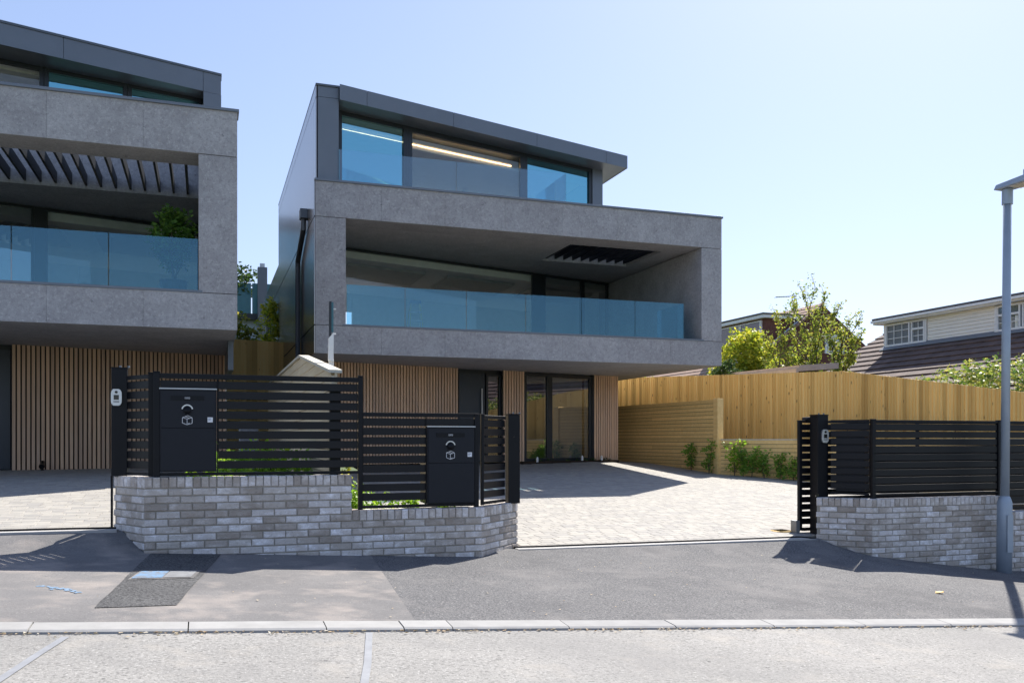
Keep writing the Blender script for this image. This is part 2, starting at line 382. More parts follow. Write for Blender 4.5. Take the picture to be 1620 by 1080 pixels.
# reinstated trench, service cover and blue marks on the old footway
def flat_poly(pts, off): return B().poly([(x, y, pave_z(x, y) + off) for x, y in pts])
def flat_grid(p00, p10, p11, p01, off, nu=6, nv=8, jit=0):
    b = B()
    for j in range(nv + 1):
        for i in range(nu + 1):
            u, v = i / nu, j / nv
            x = (p00[0] * (1 - u) + p10[0] * u) * (1 - v) + (p01[0] * (1 - u) + p11[0] * u) * v
            y = (p00[1] * (1 - u) + p10[1] * u) * (1 - v) + (p01[1] * (1 - u) + p11[1] * u) * v
            if jit and (i in (0, nu) or j in (0, nv)): x += R.uniform(-jit, jit); y += R.uniform(-jit, jit)
            b.v.append((x, y, pave_z(x, y) + off))
    for j in range(nv):
        for i in range(nu): a = j * (nu + 1) + i; b.f.append((a, a + 1, a + nu + 2, a + nu + 1))
    return b
structure(flat_grid((-.725, 6.64), (-.20, 6.74), (.145, 9.29), (-.51, 9.29), .005, 6, 10, .004), 'trench_patch', 'asphalt_patch')
cv = thing('service_cover', 'small hinged metal service cover, half painted blue, in the dark trench patch', 'manhole cover', (-.45, 7.85, pave_z(-.45, 7.85)))
part(flat_grid((-.60, 7.76), (-.10, 7.86), (-.04, 8.25), (-.535, 8.19), .009, 4, 3), 'frame', 'asphalt_old', cv)
part(flat_grid((-.575, 7.80), (-.345, 7.845), (-.30, 8.19), (-.52, 8.165), .013, 3, 3), 'painted_lid', 'paint_blue', cv, label='blue painted half of the lid')
part(flat_grid((-.335, 7.85), (-.12, 7.89), (-.07, 8.22), (-.29, 8.195), .013, 3, 3), 'lid', 'cover_grey', cv)
pm = thing('paint_mark', 'faded blue sprayed mark on the old asphalt footway', 'paint mark', (-1.2, 7.2, pave_z(-1.2, 7.2)))
for k in range(16):
    x = -1.17 + .019 * k + R.uniform(-.03, .03); y = 7.48 - .018 * k + R.uniform(-.05, .05); q = R.uniform(.3, .8)
    pts = [(x + q * R.uniform(.02, .05) * math.cos(t), y + q * R.uniform(.02, .06) * math.sin(t)) for t in [2 * PI * i / 11 for i in range(11)]]
    part(flat_poly(pts, .003 + .00012 * k), 'blotch', 'paint_mark_blue', pm)
# sealed joints in the road
def road_strip(name, pts, wd):
    b = B()
    for (xa, ya), (xb, yb) in zip(pts, pts[1:]):
        d = Vector((xb - xa, yb - ya)).normalized(); n = Vector((-d.y, d.x)) * wd / 2
        b.poly([(x, y, road_z(x) + .005) for x, y in ((xa - n.x, ya - n.y), (xb - n.x, yb - n.y), (xb + n.x, yb + n.y), (xa + n.x, ya + n.y))])
    return structure(b, name, 'sealant')
road_strip('sealed_road_joint', [(1.045, 5.96), (.95, 5.45), (.885, 5.1), (.797, 4.69), (.6, 3.6)], .045)
road_strip('sealed_road_joint', [(-.80, 5.9), (-.875, 5.45), (-.956, 4.92), (-1.15, 3.6)], .045)
# drifted litter along the kerb and scattered grit
b = B()
for k in range(620):
    x = R.uniform(-3, 9.5); y = KF - abs(R.gauss(0, .045)) - .004; s = R.uniform(.006, .02)
    if R.random() < .35 : y = KF - R.uniform(0, .02)
    z = road_z(x) + R.uniform(.006, .014); a = R.uniform(0, PI); c, s2 = math.cos(a) * s, math.sin(a) * s * R.uniform(.3, .9)
    b.quad((x - c, y - s2, z), (x + s2, y - c * .6, z + R.uniform(0, .01)), (x + c, y + s2, z), (x - s2, y + c * .6, z + R.uniform(0, .01)))
tag(part(b, 'leaf_litter', 'litter'), 'dry tan leaf litter and grit drifted along the foot of the kerb', 'leaf litter', kind='stuff')
b = B()
for k in range(90):
    x = R.uniform(-2.2, 10); y = R.uniform(KB + .1, 9.2); s = R.uniform(.005, .014); z = pave_z(x, y) + .009; a = R.uniform(0, PI); c, s2 = math.cos(a) * s, math.sin(a) * s * .6
    b.quad((x - c, y - s2, z), (x + s2, y - c, z), (x + c, y + s2, z + .004), (x - s2, y + c, z))
tag(part(b, 'grit_specks', 'litter'), 'pale specks of grit and petals scattered over the footway', 'grit', kind='stuff')
b = B()
fx, fy = 7.17, 7.17; z = pave_z(fx, fy) + .006
b.poly([(fx - .055, fy, z), (fx - .02, fy - .03, z + .012), (fx + .03, fy - .025, z + .006), (fx + .06, fy + .005, z + .015), (fx + .02, fy + .03, z + .005), (fx - .025, fy + .028, z + .016)])
tag(part(b, 'fallen_leaf', 'leaf_fallen'), 'single curled orange-yellow leaf lying on the dark footway', 'leaf')

# ------------------------------------------------------------------ driveways of block pavers
PV = []
for k in range(6):
    L = (.14, .18, .24)[k % 3] - .004; W = .16 - .004; ch = .0025
    b = B(); j = lambda: R.uniform(-.0015, .0015)
    bot = [(-L / 2, -W / 2), (L / 2, -W / 2), (L / 2, W / 2), (-L / 2, W / 2)]
    b.v = [(x, y, -.03) for x, y in bot] + [(x + j(), y + j(), -.003) for x, y in bot] + [(x * (1 - 2 * ch / L), y * (1 - 2 * ch / W), j() * .2) for x, y in bot]
    b.f = [(8, 9, 10, 11)] + [(i, (i + 1) % 4, 4 + (i + 1) % 4, 4 + i) for i in range(4)] + [(4 + i, 4 + (i + 1) % 4, 8 + (i + 1) % 4, 8 + i) for i in range(4)]
    me = b.mesh('paver'); mat_of(me, 'paver'); PV.append((me, (.14, .18, .24)[k % 3]))
def driveway(name, xa, xb_f, y0, y1, nsingle, keep):
    base = structure(sheet(frange(xa(y0), 15.5 if xa(y0) > 0 else 2.6, .6), frange(y0, y1, .6), drive_z, -.012), name, 'paver_joint')
    cells = []; y = y0 + .08
    while y < y1:
        x = xa(y) - R.uniform(0, .2)
        while x < xb_f(y):
            k = R.randrange(6); L = PV[k][1]
            if keep(x + L / 2, y): cells.append((x + L / 2, y, k))
            x += L
        y += .16
    cells.sort(key=lambda c: c[0] ** 2 + c[1] ** 2)
    for x, y, k in cells[:nsingle]:
        s = (drive_z(x, y + .08) - drive_z(x, y - .08)) / .16; sx = (drive_z(x + .1, y) - drive_z(x - .1, y)) / .2
        inst(PV[k][0], 'paver', base, (x, y, drive_z(x, y) + R.uniform(-.0004, .0004)), (math.atan(s) + R.uniform(-.0015, .0015), -math.atan(sx) + R.uniform(-.0015, .0015), 0))
    b = B()
    for x, y, k in cells[nsingle:]:
        L = PV[k][1] / 2 - .002; W = .078; z = R.uniform(-.0005, .0005); n = len(b.v)
        P = [(x - L, y - W), (x + L, y - W), (x + L, y + W), (x - L, y + W)]
        b.v += [(p, q, drive_z(p, q) - .03) for p, q in P] + [(x + (p - x) * .985, y + (q - y) * .98, drive_z(p, q) + z) for p, q in P]
        b.f.append((n + 4, n + 5, n + 6, n + 7))
        for i in range(4): b.f.append((n + i, n + (i + 1) % 4, n + 4 + (i + 1) % 4, n + 4 + i))
    o = part(b, 'pavers', 'paver', base); o['kind'] = 'stuff'
    return base
yg1 = lambda x: 21.73 + .2545 * (x - 2.97)
driveway('driveway', lambda y: 2.4 if y > 13 else 3.55, lambda y: 13.2 if y > 20.5 else 13.2 + (20.5 - y) * .68, 9.90, 26.6, 300, lambda x, y: not (x < 11.7 and y > yg1(x) - .2) and not (x < 3.9 and y < 13.5 and x < 3.55))
ygl = lambda x: 20.997 + .262 * (x - .434)
driveway('neighbour_driveway', lambda y: -8.0, lambda y: -.85 if y < 12 else .3, 9.90, 20.9, 300, lambda x, y: y < ygl(x) - .05)
structure(sheet(frange(-.45, 2.85, .5), frange(9.53, 13, .5), lambda x, y: drive_z(x, y) + .02), 'planting_bed', 'soil')
structure(sheet(frange(2.85, 3.5, .3), frange(10.15, 13, .5), lambda x, y: drive_z(x, y) + .02), 'planting_bed', 'soil')

# ------------------------------------------------------------------ brick boundary walls
BR = []
def brick_mesh(L, D, H, mat='brick'):
    b = B(); c = .007; j = lambda a=.002: R.uniform(-a, a)
    fr = [(0, 0), (L, 0), (L, H), (0, H)]
    # front face (y=0) with worn arrises, back at y=D
    inner = [(c + j(), c + j()), (L - c + j(), c + j()), (L - c + j(), H - c + j()), (c + j(), H - c + j())]
    b.v = [(x, j(.0015), z) for x, z in inner] + [(x + j(.001), c, z + j(.001)) for x, z in fr] + [(x, D, z) for x, z in fr]
    b.f = [(0, 1, 2, 3)] + [(4 + i, 4 + (i + 1) % 4, (i + 1) % 4, i) for i in range(4)] + [(8 + i, 8 + (i + 1) % 4, 4 + (i + 1) % 4, 4 + i) for i in range(4)] + [(11, 10, 9, 8)]
    me = b.mesh('brick'); mat_of(me, mat); return me
BF = [brick_mesh(.215, .09, .065) for _ in range(4)]
BH = [brick_mesh(.1025, .09, .065) for _ in range(3)]
BC = [brick_mesh(.065, .215, .104) for _ in range(4)]
def wall_segment(root, p0, p1, top, course0, start_off=0.0, rows=99, cope=True, core=True, cope_from=0.0):
    p0 = Vector(p0); p1 = Vector(p1); d = p1 - p0; L = d.length; u = d / L; rz = math.atan2(u.y, u.x); nrm = Vector((-u.y, u.x))
    cz = top - .104
    # core
    zb = min(pave_z(p0.x, p0.y), pave_z(p1.x, p1.y)) - .15
    q = [p0 + nrm * .013 + u * .008, p1 + nrm * .013 - u * .008, p1 + nrm * .205 - u * .008, p0 + nrm * .205 + u * .008]
    if core: part(B().prism([(v.x, v.y) for v in q], zb, top - .02), 'mortar_core', 'mortar', root)
    Lc = L - cope_from; n = max(1, round(Lc / .075)); pit = Lc / n
    for i in range(n if cope else 0):
        s = cope_from + i * pit + .004; p = p0 + u * s
        inst(R.choice(BC), 'coping_brick', root, (p.x + nrm.x * R.uniform(-.003, .002), p.y + nrm.y * R.uniform(-.003, .002), cz + R.uniform(-.002, .003)), (0, 0, rz), ((pit - .008) / .065, 1, 1))
    z = cz - .010 - .065; c = course0
    while z + .065 > zb and rows > 0:
        rows -= 1
        s = -(.1125 if c % 2 else 0.0) + start_off
        while s < L - .01:
            a = max(s, 0); e = min(s + .215, L)
            if e - a > .03:
                pm_ = p0 + u * ((a + e) / 2); gz = pave_z(pm_.x, min(pm_.y, 9.75))
                if z + .065 > gz + .004:
                    p = p0 + u * a + nrm * R.uniform(-.002, .002)
                    inst(R.choice(BF), 'brick', root, (p.x, p.y, z + R.uniform(-.001, .001)), (0, 0, rz), ((e - a - .001) / .215, 1, .985))
            s += .225
        z -= .075; c += 1
FY = 9.306
lw = thing('brick_wall', 'long stepped grey brick front wall with angled ends, under the parcel boxes', 'wall', (1.4, FY, .35))
wall_segment(lw, (-.895, 9.90), (-.571, FY), 1.232, 0, .06)
wall_segment(lw, (-.571, FY), (1.452, FY), 1.234, 0, rows=5, core=False)
part(B().box(-.56, 1.444, FY + .013, FY + .205, .84, 1.21), 'mortar_core', 'mortar', lw)
wall_segment(lw, (-.571, FY), (2.878, FY), .859, 1, core=False, cope_from=2.025)
part(B().box(-.56, 2.87, FY + .013, FY + .205, .1, .839), 'mortar_core', 'mortar', lw)
wall_segment(lw, (2.878, FY), (3.535, 9.975), .857, 0)
part(B().box(1.40, 1.449, FY + .09, FY + .205, .9, 1.225), 'stopped_end', 'brick', lw)
rw = thing('brick_wall', 'grey brick front wall with one angled end, behind the lamp post', 'wall', (9.2, FY, 0))
wall_segment(rw, (7.70, 9.795), (8.194, FY), .832, 0, .05)
wall_segment(rw, (8.194, FY), (10.42, FY), .830, 1)
ew = thing('brick_wall', 'lower end length of grey brick wall just past the lamp post', 'wall', (11.5, FY, -.3))
wall_segment(ew, (10.424, FY + .003), (13.6, FY + .003), .602, 0)

# ------------------------------------------------------------------ black slatted fence panels
def slat_run(root, p0, p1, z_first, n, pitch, hgt, thick=.02, skip=None, name='slat'):
    p0 = Vector(p0); p1 = Vector(p1); L = (p1 - p0).length; u = (p1 - p0) / L; rz = math.atan2(u.y, u.x)
    me = B().box(0, L, -thick / 2, thick / 2, 0, hgt).mesh('slat'); mat_of(me, 'black_slat')
    for i in range(n):
        o = inst(me, name, root, (p0.x, p0.y, z_first - i * pitch - hgt), (0, 0, rz))
        md = o.modifiers.new('bevel', 'BEVEL'); md.width = .002; md.segments = 1
def upright(root, p, sz, z0, z1, name='post', mat='black_coat', rot=0.0, cap=True, depth=None):
    h = sz / 2; d = (depth or sz) / 2
    me = B().box(-h, h, -d, d, 0, z1 - z0)
    if cap: me.box(-h - .004, h + .004, -d - .004, d + .004, z1 - z0 + .0005, z1 - z0 + .012)
    m = me.mesh(name); mat_of(m, mat)
    o = inst(m, name, root, (p[0], p[1], z0), (0, 0, rot)); md = o.modifiers.new('bevel', 'BEVEL'); md.width = .003; md.segments = 1
    return o
def rail(root, p0, p1, z0, z1, t=.045, name='rail'):
    p0 = Vector(p0); p1 = Vector(p1); L = (p1 - p0).length; u = (p1 - p0) / L
    m = B().box(0, L, -t / 2, t / 2, 0, z1 - z0).mesh(name); mat_of(m, 'black_coat')
    o = inst(m, name, root, (p0.x, p0.y, z0), (0, 0, math.atan2(u.y, u.x))); md = o.modifiers.new('bevel', 'BEVEL'); md.width = .002; md.segments = 1
    return o
PY = 9.42
# tall panel on the upper part of the wall
f1 = thing('slat_fence', 'tall black slatted fence panel on the high part of the brick wall', 'fence', (.55, PY, 1.235))
upright(f1, (-.462, PY), .06, 1.232, 2.27)
upright(f1, (1.555, PY), .05, .852, 2.275)
rail(f1, (-.432, PY), (1.53, PY), 2.215, 2.265); rail(f1, (-.432, PY), (1.53, PY), 1.245, 1.275, .04, 'bottom_rail')
slat_run(f1, (.115, PY), (1.528, PY), 2.195, 9, .1005, .079)
slat_run(f1, (-.43, PY), (.105, PY), 2.195, 1, .1, .075)
rail(f1, (.104, PY + .001), (.114, PY + .001), 1.276, 2.214, .05, 'divider')
upright(f1, (1.30, PY + .10), .105, 1.10, 2.19, 'rear_post', cap=False)
# lower panel on the low part
f2 = thing('slat_fence', 'low black slatted fence panel on the stepped-down part of the wall', 'fence', (2.2, PY, .85))
upright(f2, (2.847, PY), .05, .852, 1.885)
rail(f2, (1.582, PY), (2.82, PY), 1.853, 1.897); rail(f2, (1.582, PY), (2.82, PY), .872, .902, .04, 'bottom_rail')
slat_run(f2, (1.582, PY), (2.262, PY), 1.835, 9, .1005, .0795)
slat_run(f2, (2.275, PY), (2.82, PY), 1.835, 1, .1, .075)
rail(f2, (2.263, PY + .001), (2.273, PY + .001), .903, 1.852, .05, 'divider')
# short angled panels by the gate posts
f3 = thing('slat_fence', 'narrow angled black slatted panel between intercom gate post and tall fence', 'fence', (-.62, 9.62, 1.235))
A, C2 = (-.765, 9.83), (-.53, 9.51)
upright(f3, (-.512, 9.487), .06, 1.24, 2.262)
rail(f3, A, C2, 2.215, 2.255, .04); rail(f3, A, C2, 1.25, 1.275, .04, 'bottom_rail')
slat_run(f3, A, C2, 2.195, 9, .1005, .076)
f4 = thing('slat_fence', 'narrow angled black slatted panel beside the plain gate post', 'fence', (3.1, 9.68, .85))
A, C2 = (2.955, 9.51), (3.33, 9.875)
upright(f4, (2.94, 9.495), .035, .87, 1.885)
rail(f4, A, C2, 1.845, 1.882, .04); rail(f4, A, C2, .875, .905, .04, 'bottom_rail')
slat_run(f4, A, C2, 1.83, 9, .1005, .076)
f5 = thing('slat_fence', 'short angled black slatted panel between intercom post and long fence', 'fence', (8.0, 9.6, .83))
A, C2 = (7.99, 9.86), (8.27, 9.45)
upright(f5, (8.305, PY), .055, .832, 1.868)
rail(f5, A, C2, 1.842, 1.872, .04); rail(f5, A, C2, .875, .90, .04, 'bottom_rail')
slat_run(f5, A, C2, 1.826, 9, .1, .078)
f6 = thing('slat_fence', 'long black slatted fence panel on the wall behind the lamp post', 'fence', (9.3, PY, .83))
upright(f6, (10.47, PY), .055, .60, 1.868)
rail(f6, (8.335, PY), (10.44, PY), 1.838, 1.868, .045); rail(f6, (8.335, PY), (10.44, PY), .868, .893, .04, 'bottom_rail')
slat_run(f6, (8.335, PY), (10.44, PY), 1.818, 9, .1012, .0835)
f7 = thing('slat_fence', 'black slatted fence panel past the lamp post on the lower wall', 'fence', (11.8, PY, .6))
upright(f7, (13.4, PY), .055, .60, 1.868)
rail(f7, (10.50, PY), (13.37, PY), 1.838, 1.868, .045); rail(f7, (10.50, PY), (13.37, PY), .638, .663, .04, 'bottom_rail')
slat_run(f7, (10.50, PY), (13.37, PY), 1.818, 11, .1012, .0835)
# gate posts
def gate_post(label, p, sx, sy, z0, z1, rot):
    t = thing('gate_post', label, 'gate post', (p[0], p[1], z0))
    o = upright(t, p, sx, z0, z1, 'box_section', rot=rot, cap=False, depth=sy)
    c_ = B().box(-sx / 2 - .003, sx / 2 + .003, -sy / 2 - .003, sy / 2 + .003, 0, .012).mesh('cap'); mat_of(c_, 'black_coat')
    inst(c_, 'cap', t, (p[0], p[1], z1 + .001), (0, 0, rot))
    for k in (.08, .16):
        h = B().tube([(0, 0, 0), (0, 0, .02)], .012, 8).mesh('cap_bolt'); mat_of(h, 'steel_bracket'); inst(h, 'cap_bolt', t, (p[0] - sx / 2 + k, p[1], z1 + .013))
    return t
gpl = gate_post('black gate post carrying the silver intercom, at the end of the tall fence', (-.835, 9.86), .15, .12, 1.237, 2.33, 0)
part(B().box(-.925, -.905, 9.90, 9.95, .60, 1.236), 'gate_stop', 'black_coat', gpl)
gp = gate_post('plain black gate post ending the low fence beside the open drive', (3.445, 9.905), .145, .12, .853, 1.90, 0)
b = B().tube([(3.44, 9.845, 1.64), (3.44, 9.842, 1.64)], .008, 8); part(b, 'lock_hole', 'screen_black', gp)
gp2 = gate_post('black gate post with intercom beside the stored sliding gate', (7.90, 9.99), .17, .17, .10, 1.935, 0)
part(B().obox((7.80, 9.90, .82), (.02, -.007, 0), (.005, .012, 0), (0, 0, .055)), 'gate_sensor', 'screen_black', gp2)
# intercoms
def intercom(label, c, rot, s=1.0):
    t = thing('intercom', label, 'intercom', c)
    W, H = .045 * s, .075 * s
    prof = []
    for i in range(21):
        a = 2 * PI * i / 21; x = W * max(-1, min(1, 1.18 * math.cos(a))); z = H * max(-1, min(1, 1.15 * math.sin(a))); prof.append((x, z))
    def plate(pr, y0, y1):
        b = B(); k = len(pr); b.v = [(x, y0, z) for x, z in pr] + [(x, y1, z) for x, z in pr]
        b.f = [tuple(range(k)), tuple(range(2 * k - 1, k - 1, -1))] + [(i, k + i, k + (i + 1) % k, (i + 1) % k)[::-1] for i in range(k)]
        return b
    for nm, mt, bb in (('housing', 'silver', plate(prof, -.028, 0)), ('screen', 'screen_black', plate([(-.022 * s, -.022 * s), (.022 * s, -.022 * s), (.022 * s, .022 * s), (-.022 * s, .022 * s)], -.031, -.027)),
                       ('camera_lens', 'screen_black', plate([(.013 * s * math.cos(2 * PI * i / 12), .047 * s + .013 * s * math.sin(2 * PI * i / 12)) for i in range(12)], -.034, -.027)),
                       ('call_button', 'cover_grey', plate([(-.024 * s, -.045 * s), (.024 * s, -.045 * s), (.024 * s, -.034 * s), (-.024 * s, -.034 * s)], -.031, -.027))):
        m = bb.mesh(nm); mat_of(m, mt); inst(m, nm, t, c, (0, 0, rot))
intercom('silver intercom on the gate post of the tall fence', (-.86, 9.798, 2.035), 0, 1.12)
intercom('silver intercom on the gate post near the lamp post', (7.915, 9.902, 1.655), 0, 1.2)
# sliding gate stored behind the far fence
sg = thing('sliding_gate', 'black slatted sliding gate slid open behind the fence near the lamp post', 'gate', (9.5, 10.16, .38))
upright(sg, (7.715, 10.16), .05, .36, 1.862, 'end_stile'); upright(sg, (11.9, 10.16), .05, .36, 1.862, 'end_stile'); upright(sg, (9.8, 10.21), .04, .36, 1.84, 'mid_stile', cap=False)
rail(sg, (7.74, 10.16), (11.88, 10.16), 1.838, 1.872, .045); rail(sg, (7.74, 10.16), (11.88, 10.16), .355, .40, .05, 'bottom_rail')
slat_run(sg, (7.74, 10.16), (11.88, 10.16), 1.818, 14, .0995, .0795)
part(B().prism([(7.62, 10.11), (7.68, 10.11), (7.68, 10.23), (7.62, 10.23)], .30, .50), 'wheel_housing', 'steel_bracket', sg)
for zz in (1.882, 1.90): part(B().tube([(7.83, 10.08, zz), (7.83, 10.24, zz)], .018, 8), 'guide_roller', 'black_coat', sg)
# parcel boxes
def parcel_box(label, x0, x1, z0, z1):
    y = PY - .045
    t = thing('parcel_box', label, 'parcel box', ((x0 + x1) / 2, PY, z0))
    zs = z0 + (z1 - z0) * .535; w_ = x1 - x0
    part(B().box(x0, x1, y + .012, y + .34, z0, z1), 'body', 'anthracite', t, bevel=.003)
    part(B().box(x0 - .004, x1 + .004, y - .012, y + .10, z1 + .001, z1 + .014), 'hood', 'galvanised', t)
    d = part(B().box(x0 + .012, x1 - .012, y, y + .0115, zs, z1 - .008), 'upper_door', 'anthracite', t, bevel=.002)
    part(B().box(x0 + .012, x1 - .012, y - .001, y + .0115, z0 + .012, zs - .006), 'lower_door', 'anthracite', t, bevel=.002)
    cx = (x0 + x1) / 2 - .01; zf = z1 - .085
    fl = part(B().box(x0 + w_ * .19, x1 - w_ * .22, y - .006, y - .001, zf - .022, zf + .022), 'mail_flap', 'black_coat', d)
    e = B(); h = .012   # envelope mark: two small outlined envelopes
    for ox in (-.013, .013):
        for q in ((-.011, -.011, -.008, .008), (.0095, .011, -.008, .008)): e.box(cx + ox + q[0], cx + ox + q[1] + .0012, y - .0085, y - .0065, zf + q[2], zf + q[3])
        e.box(cx + ox - .0098, cx + ox + .0094, y - .0085, y - .0065, zf - .008, zf - .0062); e.box(cx + ox - .0098, cx + ox + .0094, y - .0085, y - .0065, zf + .0062, zf + .008)
        e.obox((cx + ox, y - .0076, zf), (.006, 0, -.004), (0, .0008, 0), (.0006, 0, .0009))
    part(e, 'envelope_mark', 'white_print', fl)
    zk = z1 - .20; k = .042
    part(B().tube([(cx, y - .001, zk - .01), (cx, y - .032, zk - .01)], .036, 20), 'knob', 'black_coat', d, True)
    a = B(); n = 14
    for i in range(n):
        t0, t1 = PI * (.06 + .88 * i / n), PI * (.06 + .88 * (i + 1) / n)
        a.hexa([(cx + r_ * math.cos(t_), yy, zk - .004 + r_ * math.sin(t_)) for yy in (y - .003, y - .006) for r_, t_ in ((.043, t0), (.056, t0), (.056, t1), (.043, t1))])
    part(a, 'crescent', 'silver', d)
    p = B(); zb = zk - .105; lw_ = .0022
    def ln(ax, az, bx, bz):
        v = Vector((bx - ax, 0, bz - az)); L = v.length / 2; v.normalize(); nn = Vector((-v.z, 0, v.x)) * lw_
        p.obox((cx + (ax + bx) / 2, y - .0035, zb + (az + bz) / 2), v * (L + .001), (0, .0012, 0), nn)
    S = .046
    V = {'a': (-S, .026), 'b': (-.002, .012), 'c': (S, .024), 'd': (.004, .046), 'e': (-S, -.028), 'f': (-.002, -.046), 'g': (S, -.030)}
    for q in ('ab', 'bc', 'cd', 'da', 'ae', 'bf', 'cg', 'ef', 'fg'): ln(*V[q[0]], *V[q[1]])
    ln(-.022, .036, .022, .019); ln(.006, -.036, .02, -.03)
    part(p, 'parcel_mark', 'white_print', d)
    st = part(B().box(x1 - .085, x1 - .035, y - .0025, y - .0005, zk - .125, zk - .075), 'sticker', 'white_print', d)
    q = B()
    for i, wdt in enumerate((.034, .03, .02)): q.box(x1 - .08, x1 - .08 + wdt, y - .004, y - .003, zk - .09 - i * .009, zk - .0865 - i * .009)
    part(q, 'sticker_print', 'paint_blue', st)
    return t
parcel_box('anthracite parcel box set in the tall slatted fence', -.432, .100, 1.285, 2.105)
parcel_box('anthracite parcel box set in the low slatted fence', 2.278, 2.818, .905, 1.742)
rb = thing('parcel_box', 'black box mounted behind the angled slatted panel next to the far gate post', 'parcel box', (8.1, 9.66, .9))
uu = Vector((.28, -.41, 0)).normalized(); nn = Vector((.41, .28, 0)).normalized(); cc = Vector((8.13, 9.655, 1.315)) + nn * .19
part(B().obox(cc, uu * .185, nn * .17, (0, 0, .40)), 'body', 'anthracite', rb, bevel=.003)
part(B().obox(cc + Vector((0, 0, .408)), uu * .19, nn * .175, (0, 0, .006)), 'hood', 'black_coat', rb)

# ------------------------------------------------------------------ the two modern houses
def panel_row(root, name, mat, xs, y, z0, z1, th=.022, gap=.0035):
    for a, c in zip(xs, xs[1:]): part(B().box(a + gap / 2, c - gap / 2, y, y + th, z0, z1), name, mat, root)
def frame_rect(root, line, xa, xb, z0, z1, fw=.06, depth=.09, off=0.0, mat='frame_dark', name='window_frame'):
    b = B()
    b.lbox(line, xa, xa + fw, off, off + depth, z0, z1); b.lbox(line, xb - fw, xb, off, off + depth, z0, z1)
    b.lbox(line, xa + fw + .0005, xb - fw - .0005, off + .002, off + depth - .002, z0, z0 + fw); b.lbox(line, xa + fw + .0005, xb - fw - .0005, off + .002, off + depth - .002, z1 - fw, z1)
    return part(b, name, mat, root)
def pane(root, line, xa, xb, z0, z1, off, mat):
    return part(B().quad((xa, line(xa) + off, z0), (xb, line(xb) + off, z0), (xb, line(xb) + off, z1), (xa, line(xa) + off, z1)), 'pane', mat, root)

